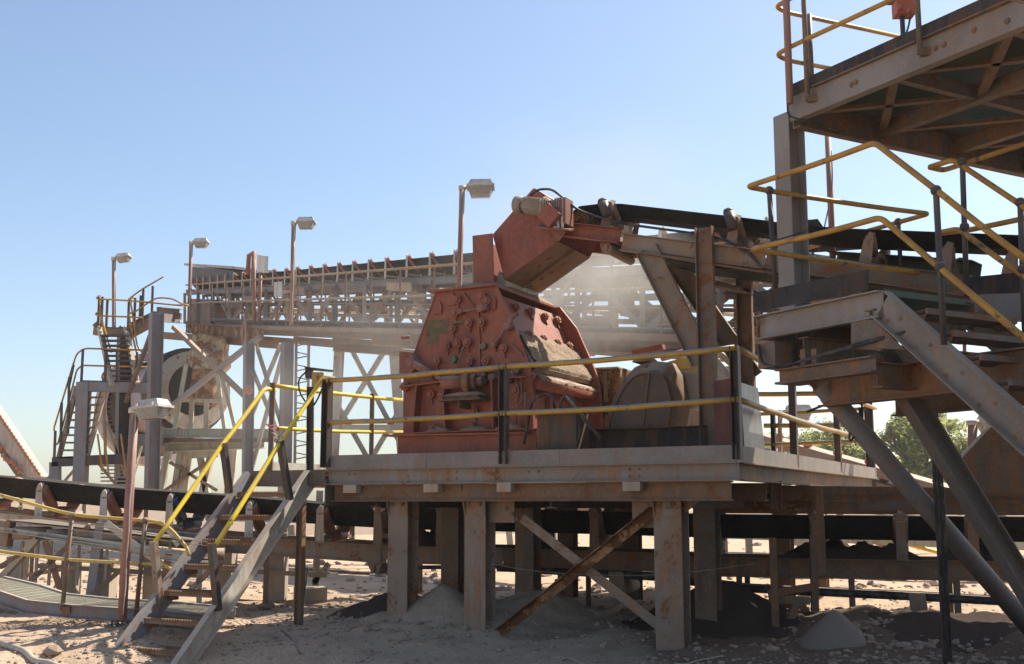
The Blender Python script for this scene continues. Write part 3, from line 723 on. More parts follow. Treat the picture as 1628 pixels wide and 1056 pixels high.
# drive motor on its shelf
mo = MB(); p = GF(721, 612)-B3*.26; q = GF(750, 614)-B3*.20; q.z = p.z; mo.cyl(p, q, .075, seg=18); mo.cyl(q, q+(q-p).normalized()*.03, .10, seg=8)
mot = mo.obj('gear_motor', 'dull_red', cr)
mb = MB(); e = q+(q-p).normalized()*.03; dd = (q-p).normalized(); mb.cyl(e, e+dd*.06, .14, seg=22); mb.cyl(e+dd*.06, e+dd*.12, .09, seg=18); mb.cyl(e+dd*.12, e+dd*.2, .05, seg=14); mb.obj('gear_housing', 'brown_steel', mot)
mb = MB(); c = GF(752, 639)-B3*.19; mb.box(c, (.55, .3, .016), (A3, B3, UP)); mb.box(c+UP*.035, (.45, .16, .05), (A3, B3, UP)); mb.box(c-UP*.05-B3*.0, (.012, .28, .09), (A3, B3, UP)); mb.obj('motor_shelf', 'dusty_brown', cr)
dust_sheet(c+A3*-.25-B3*.1+UP*.06, A3, B3, .5, .2, .03, 14, 6, seed=8, parent=cr)
# valve clutter beside the motor
mb = MB()
for x, y, r, l in ((776, 596, .035, .16), (788, 601, .04, .12), (772, 607, .05, .10), (815, 606, .03, .14), (826, 590, .035, .10)): mb.cyl(GF(x, y)-B3*.01, GF(x, y)-B3*l, r, seg=10)
mb.box(GF(782, 590)-B3*.1, (.14, .07, .05), (A3, B3, UP)); mb.obj('valve_cluster', 'under_steel', cr)
mb = MB(); c = GF(846, 600); mb.cyl(c-B3*.0, c-B3*.06, .055, seg=18); mb.cyl(c-B3*.06, c-B3*.09, .03, seg=12); c = GF(647, 615); mb.cyl(c, c-B3*.06, .055, seg=18); mb.cyl(c-B3*.06, c-B3*.09, .03, seg=12); mb.obj('pivot_boss', 'red_oxide', cr)
mb = MB()
for pts in ([(817, 590), (830, 620), (826, 640), (824, 685)], [(833, 600), (834, 640), (820, 650), (812, 645)], [(839, 625), (840, 680)]):
    mb.tube(arc([GF(*q)-B3*.07 for q in pts], .05), .010, 6)
mb.obj('hydraulic_hose', 'dull_red', cr)
# angled side panel at the rear right and little upright pin
mb = MB(); mb.tube([GF(652, 536)-B3*0, GF(652, 536)+A3*.12], .02, 8); mb.obj('pin', 'dull_red', cr)
# heaps of dust at foot
for x, y, r, s_ in ((788, 690, .35, 3), (838, 690, .3, 4), (728, 690, .3, 6)):
    p = GF(x, y)-B3*.24; p.z = ZD+.42; dust_sheet(p, A3, B3, r, .2, .035, 24, 10, edge=.5, amp=1.5, seed=s_, parent=cr)
# side stiffeners on rear part between plates (below the ledge)
for b in (.5, 1.1):
    p = GF(842, 640)+B3*b; mb = MB(); mb.box(p+UP*-.02, (.05, .02, .5), (A3, B3, UP)); mb.obj('rib', 'red_oxide', cr)
mb = MB(); mb.plate([GF(835, 628)+B3*.1, GF(835, 690)+B3*.1, GF(835, 690)+B3*1.55, GF(835, 628)+B3*1.55], A3*-.03); mb.obj('access_door', 'red_oxide', cr)
# ------------------------------------------------------------------ feed chute over the crusher
ct = thing('feed_chute', 'big red sheet-steel feed chute tipping into the top of the crusher', 'chute', gpt(760, .8, tz+.03))
Q1 = PLN(.85); CW = .95
cf = [(784, 373), (848, 300), (866, 312), (893, 326), (905, 352), (886, 384), (803, 444)]
mb = MB(); mb.plate([Q1(*q) for q in cf], B3*.012); mb.obj('side_plate', 'red_oxide', ct)
mb = MB(); mb.plate([Q1(*q)+B3*CW for q in cf], B3*.012); mb.obj('side_plate', 'red_oxide', ct)
def strip(a, b, m, name, t=.012, inset=.0):
    pa, pb = Q1(*a)+B3*.012, Q1(*b)+B3*.012; nrm = (pb-pa).cross(B3).normalized()*t
    mb = MB(); mb.plate([pa, pb, pb+B3*(CW-.012), pa+B3*(CW-.012)], nrm); return mb.obj(name, m, ct)
strip((803, 444), (784, 373), 'red_oxide', 'back_plate'); strip((784, 373), (848, 300), 'red_oxide', 'hood_plate'); strip((848, 300), (870, 314), 'dull_red', 'hood_plate')
bt = strip((886, 384), (803, 444), 'brown_steel', 'chute_floor')
n_ = (Q1(803, 444)-Q1(886, 384)).cross(B3).normalized(); n_ = n_ if n_.z < 0 else -n_
for f in (.3, .7):
    for b in (.16, .36, .55, .75): inst('bolt', bolt_mesh(.028, .02, 6, 'red_oxide') if b == .16 and f == .3 else BOLT_U, basis(n_, UP, Q1(886, 384).lerp(Q1(803, 444), .15+.22*b/.19*.9 if b < .9 else .5)+B3*(.25 if f < .5 else .62)+n_*.014), ct)
mb = MB(); pa, pb = Q1(886, 384)+B3*.45, Q1(803, 444)+B3*.45; mb.ext(pa+n_*.02, pb+n_*.02, R_(.03, .04)); mb.obj('floor_rib', 'brown_steel', ct)
# throat under the chute down to the crusher
mb = MB()
th0 = [Q1(800, 440), Q1(812, 440), Q1(812, 440)+B3*.9, Q1(800, 440)+B3*.9]
mb.plate([Q1(790, 430)+B3*.05, Q1(802, 444)+B3*.05, Q1(800, 462)+B3*.05, Q1(783, 462)+B3*.05], B3*.9); mb.obj('throat', 'pale_steel', ct)
mb = MB(); Q0 = PLN(.7); mb.plate([Q0(751, 375), Q0(783, 371), Q0(785, 452), Q0(753, 455)], B3*.012); mb.plate([Q0(751, 375)+B3*.012, Q0(753, 455)+B3*.012, Q0(753, 455)+B3*.8, Q0(751, 375)+B3*.8], A3*-.012); mb.obj('guard_plate', 'red_oxide', ct)
# ------------------------------------------------------------------ conveyors, generic parts
def sweep_belt(path, lat, w, h, m='belt_rubber', t=.014, parent=None, name='belt', kind=None):
    """path: points of the near upper edge; lat: vector(s) to the far side"""
    path = [Vector(p) for p in path]; n = len(path)
    prof = [(0, 0), (.27*w, -h), (.73*w, -h), (w, 0)]
    rows = []
    for i, p in enumerate(path):
        for dz in (0, -t):
            for s, u in prof: rows.append(p + Vector(lat)*s + UP*(u+dz))
    fs = []
    for i in range(n-1):
        a = i*8; b = (i+1)*8
        for k in range(3): fs.append([a+k, b+k, b+k+1, a+k+1]); fs.append([a+4+k, a+5+k, b+5+k, b+4+k])
        fs.append([a, a+4, b+4, b]); fs.append([a+3, b+3, b+7, a+7])
    mb = MB(); mb.add(rows, fs, False); return mb.obj(name, m, parent, kind=kind)
def idler_meshes(w, h, r, mr, mf, bh):
    """local frame: X along belt, Y to the far side, Z up. origin on the near stringer top"""
    rl = {}
    # rollers
    near = MB(); near.cyl((0, .05, bh-.02), (0, .05+.27*w, bh-h-.03), r, seg=14); near.cyl((0, .02, bh), (0, .05+.30*w, bh-h-.05), r*.35, seg=8)
    mid = MB(); mid.cyl((.0, .29*w+.05, bh-h-r-.02), (.0, .71*w+.05, bh-h-r-.02), r, seg=14)
    far = MB(); far.cyl((0, w+.05, bh-.02), (0, .73*w+.05, bh-h-.03), r, seg=14)
    fr = MB(); fr.plate([(-.065, 0, -.02), (.065, 0, -.02), (.05, 0, bh*.6), (.04, 0, bh-.02), (.02, 0, bh+.02), (-.03, 0, bh+.02), (-.055, 0, bh*.85)], (0, .012, 0)); fr.plate([(.04, .012, bh-.02), (.02, .012, bh+.02), (-.03, .012, bh+.02), (-.03, .08, bh+.06), (.03, .08, bh+.05)], (0, 0, -.012))
    fr.plate([(-.045, .012, 0), (-.045, .06, 0), (-.03, .04, bh), (-.03, .012, bh)], (.01, 0, 0))
    fr.ext((0, 0, .03), (0, w+.1, .03), L_(.06, .05, .008)); fr.box((0, .29*w+.04, .03+(bh-h-r)/2-.02), (.05, .012, max(.04, bh-h-r))); fr.box((0, .71*w+.06, .03+(bh-h-r)/2-.02), (.05, .012, max(.04, bh-h-r)))
    fr.plate([(-.04, w+.1, -.02), (.04, w+.1, -.02), (.03, w+.1, bh+.02), (-.03, w+.1, bh+.02)], (0, -.012, 0))
    return (fr.mesh('idler_frame', mf, V(0,0,0)), [x.mesh('roller', mr, V(0,0,0)) for x in (near, mid, far)])
def add_idler(ms, Mw, parent, rollers=(0, 1, 2)):
    o = inst('idler_frame', ms[0], Mw, parent)
    for k in rollers: inst('roller', ms[1][k], Mw, o)
    return o
# ------------------------------------------------------------------ feed conveyor to the crusher
fc = thing('feed_conveyor', 'inclined belt conveyor bringing ore from the right up to the red chute', 'conveyor', PLN(.95)(1122, 700))
NC = PLN(.92)       # near stringer plane
FC_ = B3*.98
edge = [(905, 336), (918, 326), (950, 322), (985, 322), (1100, 335), (1180, 344), (1240, 352), (1285, 357), (1340, 361), (1420, 364), (1628, 372), (1760, 380)]
path = [NC(*q)+B3*.06 for q in edge]
sweep_belt(path, B3, .75, .09, parent=fc)
ret = [NC(*q)+B3*.1+UP*-.0 for q in ((930, 372), (1010, 398), (1110, 418), (1240, 432), (1628, 475), (1760, 500))]
mb = MB()
for a, b in zip(ret, ret[1:]): mb.plate([a, b, b+B3*.7, a+B3*.7], (0, 0, -.014))
mb.obj('return_belt', 'belt_rubber', fc)
# stringers
for o_ in (V(0,0,0), FC_):
    bar(fc, NC(990, 386)+o_, NC(1216, 414)+o_, .07, .2, 'column_steel', 'stringer', C_(.07, .20, .01, 1 if o_.length < .1 else -1))
    bar(fc, NC(1218, 413)+o_, NC(1760, 485)+o_, .07, .2, 'under_steel', 'stringer', C_(.07, .19, .01, 1 if o_.length < .1 else -1))
    bar(fc, NC(884, 364)+o_, NC(987, 376)+o_, .07, .2, 'red_oxide', 'head_frame', C_(.08, .17, .012, 1))
bar(fc, NC(1020, 402)+UP*-.02, NC(1230, 434)+UP*-.02, .09, .05, 'brown_steel', 'lower_angle', L_(.1, .05, .01))
# head pulley + motor + gearbox
mb = MB(); c = NC(915, 347); mb.cyl(c+B3*.08, c+B3*.85, .13, seg=24); mb.cyl(c-B3*.02, c+B3*.95, .035, seg=12); mb.obj('head_pulley', 'rusty_sheet', fc)
mb = MB()
for a in range(22):
    t0 = a*math.pi/11; mb.tube([c+B3*.1+(A3*math.cos(t0)+UP*math.sin(t0))*.135, c+B3*.45+(A3*math.cos(t0+.9)+UP*math.sin(t0+.9))*.135, c+B3*.82+(A3*math.cos(t0+1.6)+UP*math.sin(t0+1.6))*.135], .008, 4)
mb.obj('pulley_lagging', 'blue_rubber', fc)
MP = PLN(.66)
mb = MB(); p, q = MP(820, 325), MP(852, 328); d = (q-p).normalized(); L0 = (q-p).length
mb.cyl(p-d*.0, p+d*.1, .098, seg=24); mb.cyl(p-d*.012, p, .08, .098, seg=24); mot = mb.obj('motor_cowl', 'motor_grey', fc)
mb = MB(); mb.cyl(p+d*.13, p+d*.38, .088, seg=24); mb.cyl(p+d*.1, p+d*.13, .075, seg=20)
for k in range(20):
    a = 2*math.pi*k/20; u_ = (UP*math.cos(a)+d.cross(UP)*math.sin(a)); mb.ext(p+d*.14+u_*.093, p+d*.36+u_*.093, R_(.006, .02), up=u_)
mb.cyl(p+d*.38, p+d*.41, .12, seg=22); mb.cyl(p+d*.41, p+d*.50, .11, .07, seg=18); mb.obj('drive_motor', 'motor_grey', fc)
mb = MB(); g = MP(884, 343); mb.box(g+UP*.05-B3*.03, (.26, .2, .2), (A3, B3, UP)); mb.box(g+V(0,0,.02)+A3*-.1, (.14, .22, .30), (A3, B3, UP)); gb = mb.obj('gearbox', 'dull_red', fc)
mb = MB(); r45 = ((A3+UP).normalized(), B3, (UP-A3).normalized()); mb.box(g+UP*-.04-B3*.17, (.2, .08, .2), r45); mb.obj('gearbox_cover', 'red_oxide', gb)
for k in range(7): pass
mb = MB()
for k in range(8): mb.box(g+UP*.10-B3*.135+A3*(-.1+.028*k), (.01, .02, .09), (A3, B3, UP))
mb.obj('gearbox_fins', 'motor_grey', gb)
mb = MB(); mb.plate([PLN(.5)(852, 363), PLN(.5)(905, 367), PLN(.85)(915, 366), PLN(.85)(858, 359)], (0, 0, .02)); mb.plate([MP(875, 366), MP(900, 368), MP(888, 384)], B3*.012); mb.obj('motor_bracket', 'dull_red', fc)
for px in (893, 900): bar(fc, MP(px, 318)-B3*.1, MP(px, 366)-B3*.1, .03, .03, 'pale_steel', 'torque_arm')
mb = MB(); mb.tube(arc([MP(846, 313)-B3*.05, MP(858, 303)-B3*.05, MP(880, 302)-B3*.05, MP(900, 318)-B3*.05, NC(925, 338)-B3*.1, NC(960, 349)-B3*.06, NC(1000, 358)-B3*.03, NC(1120, 374)-B3*.03, NC(1160, 384)-B3*.03, NC(1200, 410)-B3*.03, NC(1221, 440)-B3*.03], .2, 6), .014, 8); mb.obj('power_cable', 'hose_rubber', fc)
# snub roller
mb = MB(); a = NC(965, 395)+B3*.0; mb.cyl(a, a+B3*.75, .055, seg=16); mb.cyl(a-B3*.03, a+B3*.8, .02, seg=8); mb.obj('snub_roller', 'roller_brown', fc)
mb = MB(); mb.plate([NC(953, 386), NC(970, 386), NC(966, 402), NC(956, 402)], B3*.012); mb.obj('snub_bracket', 'red_oxide', fc)
cx_dir = (NC(1230, 400)-NC(1000, 372)).normalized()
ms = idler_meshes(.72, .10, .055, 'roller_brown', 'roller_brown', .28)
for px, py in ((962, 362), (1162, 388), (1375, 418), (1500, 436), (1600, 450)):
    add_idler(ms, basis(cx_dir, UP, NC(px, py)), fc)
# small idler transition bracket
mb = MB(); mb.plate([NC(968, 358), NC(1000, 368), NC(1000, 384), NC(980, 372)], B3*.02); mb.plate([NC(992, 357), NC(1000, 358), NC(998, 386), NC(992, 384)], B3*.12); mb.obj('transition_bracket', 'pale_steel', fc)
# side guide rollers standing against the belt
for px, y0, y1 in ((960, 322, 345), (1160, 338, 366)):
    mb = MB(); p, q = NC(px-1, y0)-B3*.02, NC(px+7, y1)-B3*.02; d = (q-p).normalized(); mb.cyl(p, q, .06, seg=8); mb.cyl(p-d*.035, p, .045, .06, seg=12); mb.obj('guide_roller', 'dark_steel', fc)
# trestle: near / far frames
for o_, m1 in ((V(0,0,0), 'grey_steel'), ):
    p = NC(1124, 364); q = V(p.x, p.y, ZD); bar(fc, q-B3*.06, p-B3*.06, .2, .08, 'under_steel', 'trestle_post', C_(.08, .19, .012), up=A3)
    bolts(fc, [NC(1121, 372)-B3*.15, NC(1121, 386)-B3*.15], -B3, BOLT_U)
bar(fc, NC(1030, 398), NC(1118, 575), .1, .08, 'column_steel', 'trestle_brace', C_(.07, .25, .012))
FA = PLN(.92+.98)
bar(fc, FA(1072, 416), FA(1200, 600), .1, .08, 'dusty_brown', 'trestle_brace', C_(.07, .22, .01))
p = FA(1184, 430); bar(fc, V(p.x, p.y, ZD), p, .2, .08, 'brown_steel', 'trestle_post', C_(.08, .18, .012), up=A3)
bar(fc, NC(1128, 455), V(*FA(1188, 470)), .08, .08, 'under_steel', 'cross_tie', L_(.08, .08, .01))
bar(fc, FA(1120, 560), FA(1190, 640), .06, .06, 'pale_steel', 'trestle_brace', L_(.07, .07, .008), up=B3)
# ------------------------------------------------------------------ drive side on the deck
gd = thing('belt_guard', 'rounded dusty steel belt guard hood beside the crusher on a black base', 'guard', PLN(1.0)(1020, 690))
HP = PLN(.95)
hood = [(955, 684), (958, 660), (972, 625), (988, 597), (1004, 579), (1025, 571), (1058, 573), (1070, 592), (1078, 630), (1072, 668), (1066, 684)]
hc = HP(1022, 684); rows = []; hp_ = []
for a, b in zip(hood, hood[1:]):
    for k in range(3): hp_.append((a[0]+(b[0]-a[0])*k/3, a[1]+(b[1]-a[1])*k/3))
hp_.append(hood[-1])
for bb, sc in ((0, .80), (.03, .90), (.09, .97), (.18, 1.0), (.40, 1.0), (.50, .96)):
    rows.append([hc+(HP(*q)-hc)*sc+B3*bb+UP*float(fbm(np.array(i*.4), np.array(bb*6), 3))*.02 for i, q in enumerate(hp_)])
nn = len(hp_); mb = MB(); fs = []
for r_ in range(len(rows)-1):
    for i in range(nn-1): fs.append([r_*nn+i, r_*nn+i+1, (r_+1)*nn+i+1, (r_+1)*nn+i])
fs.append(list(range(nn))); mb.add([p for r_ in rows for p in r_], fs, [True]*(len(fs)-1)+[False]); mb.obj('guard_hood', 'dusty_brown', gd)
mb = MB()
for a, b in zip(rows[0][:-1], rows[0][1:]): mb.ext(a-B3*.006, b-B3*.006, R_(.035, .012), up=(b-a).cross(B3))
mb.obj('hood_flange', 'under_steel', gd)
bar(gd, rows[0][0]-B3*.008, rows[0][-1]-B3*.008, .04, .03, 'under_steel', 'hood_flange')
bar(gd, hc-B3*.01, rows[0][16]-B3*.01, .035, .014, 'under_steel', 'hood_seam', up=A3)
for i in (3, 9, 15, 21, 27):
    inst('bolt', BOLT_U, basis(-B3, UP, rows[1][i]), gd)
dust_sheet(HP(1030, 572)+B3*.02+UP*.0, A3, B3, .2, .38, .05, 12, 8, seed=11, parent=gd)
mb = MB(); pa = PLN(.8)(930, 684); pb = PLN(.8)(1122, 684); pa.z = pb.z = ZD+.205; mb.ext(pa, pb, I_(.2, .41, .014, .012)); mb.obj('skid_beam', 'cabinet_black', gd)
mb = MB(); pa = PLN(1.7)(930, 684); pb = PLN(1.7)(1122, 684); pa.z = pb.z = ZD+.205; mb.ext(pa, pb, I_(.2, .41, .014, .012)); mb.obj('skid_beam', 'cabinet_black', gd)
# fly wheel grille behind hood
mb = MB(); c = PLN(1.5)(1090, 618)
for k in range(9): mb.tube([c+(A3*math.cos(a)+UP*math.sin(a))*(.05+.022*k)+B3*.0 for a in [i*math.pi/10 for i in range(21)]], .006, 4)
mb.obj('fan_grille', 'yellow_box', gd)
mb = MB(); mb.cyl(PLN(1.35)(1092, 620), PLN(1.35)(1092, 620)+B3*.5, .2, seg=22); mb.obj('drive_motor', 'motor_grey', gd)
ob = thing('rusty_drive_housing', 'rusty orange-brown sheet housing between the crusher and the belt guard', 'housing', PLN(2.3)(960, 690))
OP = PLN(2.25); mb = MB(); mb.plate([OP(925, 690), OP(925, 588), OP(985, 585), OP(1000, 690)], B3*.5); mb.obj('housing_panel', 'rusty_sheet', ob)
mb = MB(); mb.plate([OP(925, 589)-B3*.05, OP(985, 586)-B3*.05, OP(985, 586)+B3*.6, OP(925, 589)+B3*.6], (0, 0, .02)); mb.obj('housing_lid', 'pale_steel', ob)
bar(ob, OP(963, 592)-B3*.03, OP(965, 640)-B3*.03, .05, .03, 'brown_steel', 'latch')
cv = thing('drive_cover', 'beige and yellow machine cover with pipes behind the belt guard', 'cover', PLN(3.0)(1080, 680))
KP = PLN(2.9); mb = MB(); mb.plate([KP(1080, 690), KP(1072, 640), KP(1082, 588), KP(1160, 582), KP(1160, 690)], B3*.6); mb.obj('cover_sheet', 'pale_steel', cv)
mb = MB(); mb.plate([KP(1070, 590), KP(1062, 575), KP(1100, 566), KP(1114, 586)], B3*.3); mb.obj('cover_flap', 'yellow_box', cv)
mb = MB(); mb.tube(arc([KP(1060, 572)-B3*.2, KP(1110, 560)-B3*.2, KP(1150, 562)-B3*.2, KP(1180, 590)-B3*.2], .2), .045, 10); mb.tube([KP(1075, 568)-B3*.1, KP(1160, 575)-B3*.1], .02, 8); mb.obj('pipe', 'pale_steel', cv)
bar(cv, KP(1020, 566)-B3*.3, KP(1068, 556)-B3*.3, .1, .06, 'red_oxide', 'cover_bar')
cb = thing('oil_tank', 'matt black hydraulic tank with curling hoses in front of the crusher', 'tank', PLN(.2)(885, 710))
TP = PLN(.12); a, b = TP(854, 660), TP(916, 658); a.z = b.z = TP(885, 658).z; lo = ZD
mb = MB(); mb.plate([V(a.x, a.y, lo), V(b.x, b.y, lo), b, a], B3*.34); bd = mb.obj('tank_body', 'cabinet_black', cb)
mb = MB(); mb.plate([a-B3*.01+UP*.001, b-B3*.01+UP*.001, b+B3*.36+UP*.001, a+B3*.36+UP*.001], (0, 0, .012)); mb.obj('tank_lid', 'cabinet_black', cb)
for k in range(6): inst('hose_fitting', CBm, basis(UP, B3, a.lerp(b, .25+.1*k)+B3*.2+UP*.01), cb) if k < 1 else None
mb = MB()
for k in range(5): mb.cyl(a.lerp(b, .3+.13*k)+B3*.2, a.lerp(b, .3+.13*k)+B3*.2+UP*.07, .022, seg=8)
mb.obj('hose_fitting', 'roller_orange', cb)
mb = MB(); T_ = PLN(.08)
mb.tube(arc([T_(833, 706), T_(838, 680), T_(845, 640), T_(860, 625), T_(877, 628), T_(882, 650)], .12), .013, 8)
mb.tube(arc([T_(890, 655), T_(893, 632), T_(903, 627), T_(912, 635), T_(920, 655), T_(922, 690), T_(918, 706)], .12), .013, 8); mb.obj('hose', 'hose_rubber', cb)
mb = MB(); mb.tube([T_(900, 630), T_(955, 698)], .022, 8); mb.obj('loose_pipe', 'cabinet_black', cb)
# leaning panels
for pn, pts, m_, lab in ((PLN(.35), [(1134, 606), (1166, 601), (1172, 716), (1137, 720)], 'panel_maroon', 'maroon sheet panel leaning by the corner post of the deck'),
                        (None, [(1177, 608), (1205, 617), (1217, 722), (1184, 716)], 'panel_black', 'scuffed black and white panel standing behind the right corner post')):
    pn = pn or SDN(.10); n3 = B3 if m_ == 'panel_maroon' else A3
    mb = MB(); mb.plate([pn(*q) for q in pts], n3*.02)
    mb.obj('steel_panel', m_, label=lab, cat='panel')
# ------------------------------------------------------------------ right-hand steelwork
D1 = V(.486, -.874).normalized(); D2 = V(.868, .496).normalized(); D13, D23 = v3(D1), v3(D2)
def pxy(px, py, Y): q = P(px, py, Y); return V(q.x, q.y)
O3 = pxy(1260, 186, 10.4)
UF = VP(O3, D1); US = VP(O3, D2)
upf = thing('upper_platform', 'high steel platform seen from below with black kick plate and green grating floor', 'platform', v3(O3, 4.6))
zb3 = hz; z_bot = UF(1268, 189).z; z_top = UF(1280, 145).z; z_toe = UF(1280, 125).z
UL, UW = 3.6, 3.6
def p3(s, w, z): return v3(O3 + D1*s + D2*w, z)
bar(upf, p3(-.05, 0, (z_bot+z_top)/2), p3(UL, 0, (z_bot+z_top)/2), 1, 1, 'grey_steel', 'edge_beam', C_(.09, z_top-z_bot, .012, -1))
mb = MB(); mb.plate([p3(-.06, -.006, z_top-.0), p3(1.6, -.006, z_top), p3(1.6, -.006, z_toe), p3(-.06, -.006, z_toe)], D23*.008); mb.obj('kick_plate', 'toe_black', upf)
mb = MB(); mb.plate([p3(1.603, -.006, z_top-.0), p3(UL, -.006, z_top), p3(UL, -.006, z_toe), p3(1.603, -.006, z_toe)], D23*.008); mb.obj('kick_plate', 'toe_black', upf)
bar(upf, p3(.3, -.02, z_top-.004), p3(1.5, -.02, z_top-.004), .05, .012, 'under_steel', 'seam_bar')
bar(upf, p3(1.52, -.02, z_top-.004), p3(UL, -.02, z_top-.004), .05, .012, 'under_steel', 'seam_bar')
bar(upf, p3(0, .0, (z_bot+z_top)/2-.04), p3(0, UW, (z_bot+z_top)/2-.04), 1, 1, 'under_steel', 'edge_beam', C_(.09, z_top-z_bot+.08, .012, 1))
for w in (1.12, 2.2, 3.3): bar(upf, p3(0, w, z_bot+.09), p3(UL, w, z_bot+.09), 1, 1, 'under_steel', 'floor_joist', I_(.09, .17, .012, .009))
for s in (1.15, 2.3, 3.4): bar(upf, p3(s, .05, z_bot+.10), p3(s, UW, z_bot+.10), 1, 1, 'under_steel', 'floor_joist', I_(.07, .14, .01, .008))
for a, b in (((.05, .1), (1.1, 1.08)), ((1.1, .1), (.05, 1.08)), ((1.2, .1), (2.25, 1.08)), ((2.25, .1), (1.2, 1.08)), ((.05, 1.16), (1.1, 2.15)), ((1.2, 1.16), (2.25, 2.15)), ((2.25, 1.16), (1.2, 2.15)), ((.05, 2.25), (1.1, 3.25))):
    bar(upf, p3(*a, z_bot+.05), p3(*b, z_bot+.05), 1, 1, 'brown_steel', 'wind_brace', L_(.07, .06, .008))
mb = MB(); grating(mb, p3(.02, .02, z_top+.0), D13, D23, UL, UW, .034, .10, .03); mb.obj('floor_grating', 'green_grating', upf, kind='stuff')
mb = MB()
for s0, w0, s1, w1 in ((.1, .2, 1.1, 1.1), (1.2, .05, 2.2, .9)): mb.plate([p3(s0, w0, z_top+.006), p3(s1, w0, z_top+.006), p3(s1, w1, z_top+.006), p3(s0, w1, z_top+.006)], (0, 0, .006))
mb.obj('floor_sheet', 'dark_steel', upf)
for px, py in ((1354, 135), (1361, 131), (1487, 77), (1501, 71), (1549, 48), (1602, 34)): inst('bolt', BOLT_U, basis(-D23, UP, UF(px, py)), upf)
UR = UF.off(-D2*.06)
for px, y1 in ((1284, 160), (1463, 86)):
    q = UR(px, y1); top = V(q.x, q.y, z_toe+1.15); mb = MB(); mb.tube([V(q.x, q.y, q.z), top], .024, 8); mb.obj('rail_post', 'under_steel', upf)
    mb = MB(); mb.box(q+V(.05, 0, .02), (.1, .05, .07)); mb.obj('post_foot', 'brown_steel', upf)
q = US(1290, 110); mb = MB(); mb.tube([V(q.x, q.y, z_top), V(q.x, q.y, US(1290, 24).z)], .024, 8); mb.obj('rail_post', 'dark_steel', upf)
cn = UR.off(-D2*.0); k1 = cn(1234, 87)
UX = VP((k1.x, k1.y), D2)
mb = MB(); mb.tube(arc([UX(1330, 111), UX(1251, 96), cn(1234, 87), cn(1262, 72), cn(1430, -6), cn(1640, -110)], .06), .022, 8); mb.obj('rail', 'ochre_rail', upf)
mb = MB(); mb.tube(arc([UX(1427, 58), UX(1251, 20), cn(1233, 11), cn(1260, -4), cn(1430, -95)], .06), .022, 8); mb.obj('rail', 'ochre_rail', upf)
bar(upf, P(1530, -12, 7.8), P(1660, 12, 7.2), .1, .12, 'brown_steel', 'overhead_angle', L_(.12, .1, .01))
# corner column
c0 = pxy(1257, 300, 10.42)
colm = thing('corner_column', 'tall grey H-section column holding up the high platform corner', 'column', v3(c0, 2.3))
cc = c0 + D2*.1 - D1*.1
bar(colm, v3(cc, 2.45), v3(cc, z_bot+.10), 1, 1, 'grey_steel', 'shaft', I_(.2, .2, .012, .01), up=D23)
mb = MB(); mb.box(v3(cc, 2.46), (.3, .3, .02), (D13, D23, UP)); mb.obj('base_plate', 'under_steel', colm)
mb = MB(); mb.tube([v3(cc+(D1*a+D2*b)*.108, 3.84+.03*a*0+.04*b) for a, b in ((-1,-1),(1,-1),(1,1),(-1,1),(-1,-1))], .006, 5); mb.obj('wire_tie', 'hose_rubber', colm)
# red lamp pole bolted to the corner, red pole behind
q = UF.off(-D2*.09)(1256, 165)
mb = MB(); mb.tube([q, V(q.x, q.y, q.z+2.2)], .034, 12); mb.obj('lamp_pole', 'lamp_pole_red', label='red-brown pole rising past the outer corner of the high platform', cat='pole')
mb = MB(); q2 = UF.off(-D2*.07)(1252, 165); mb.tube(arc([q2, q2-UP*.12, p3(.1, .05, z_bot-.02), p3(.2, .2, z_bot-.08), p3(.1, .5, z_bot-.05), p3(-.02, .7, z_bot+.02)], .08), .009, 6); mb.obj('dangling_cable', 'hose_rubber', label='black cable looping under the outer corner of the high platform', cat='cable')
mb = MB(); a = P(1316, 215, 12.4); b = V(a.x, a.y, P(1316, 515, 12.4).z); mb.tube([b, a], .035, 12); mb.tube(arc([P(1322, 240, 12.35), P(1324, 300, 12.3), P(1302, 400, 12.2)], .3), .008, 5); mb.obj('lamp_pole', 'lamp_pole_red', label='red-brown pole with a cable passing behind the belt under the high platform', cat='pole')
# alarm beacon
al = thing('alarm_box', 'small orange-red signal box on a short post above the kick plate', 'alarm', P(1438, 60, 9.9))
mb = MB(); mb.box(P(1437, 15, 9.9), (.17, .14, .13)); bx_ = mb.obj('housing', 'alarm_red', al)
mb = MB(); mb.box(P(1437, -1, 9.9), (.24, .2, .025)); mb.obj('hood', 'dark_steel', al)
mb = MB(); mb.sph(P(1430, 12, 9.82), .03); mb.sph(P(1445, 16, 9.82), .03); mb.obj('lens', 'roller_orange', bx_)
bar(al, P(1434, 24, 9.9), P(1436, 62, 9.9), .035, .03, 'dark_steel', 'stem')
mb = MB(); mb.tube(arc([P(1447, 28, 9.86), P(1445, 40, 9.86), P(1440, 56, 9.88)], .05), .009, 6); mb.obj('cable', 'hose_rubber', al)
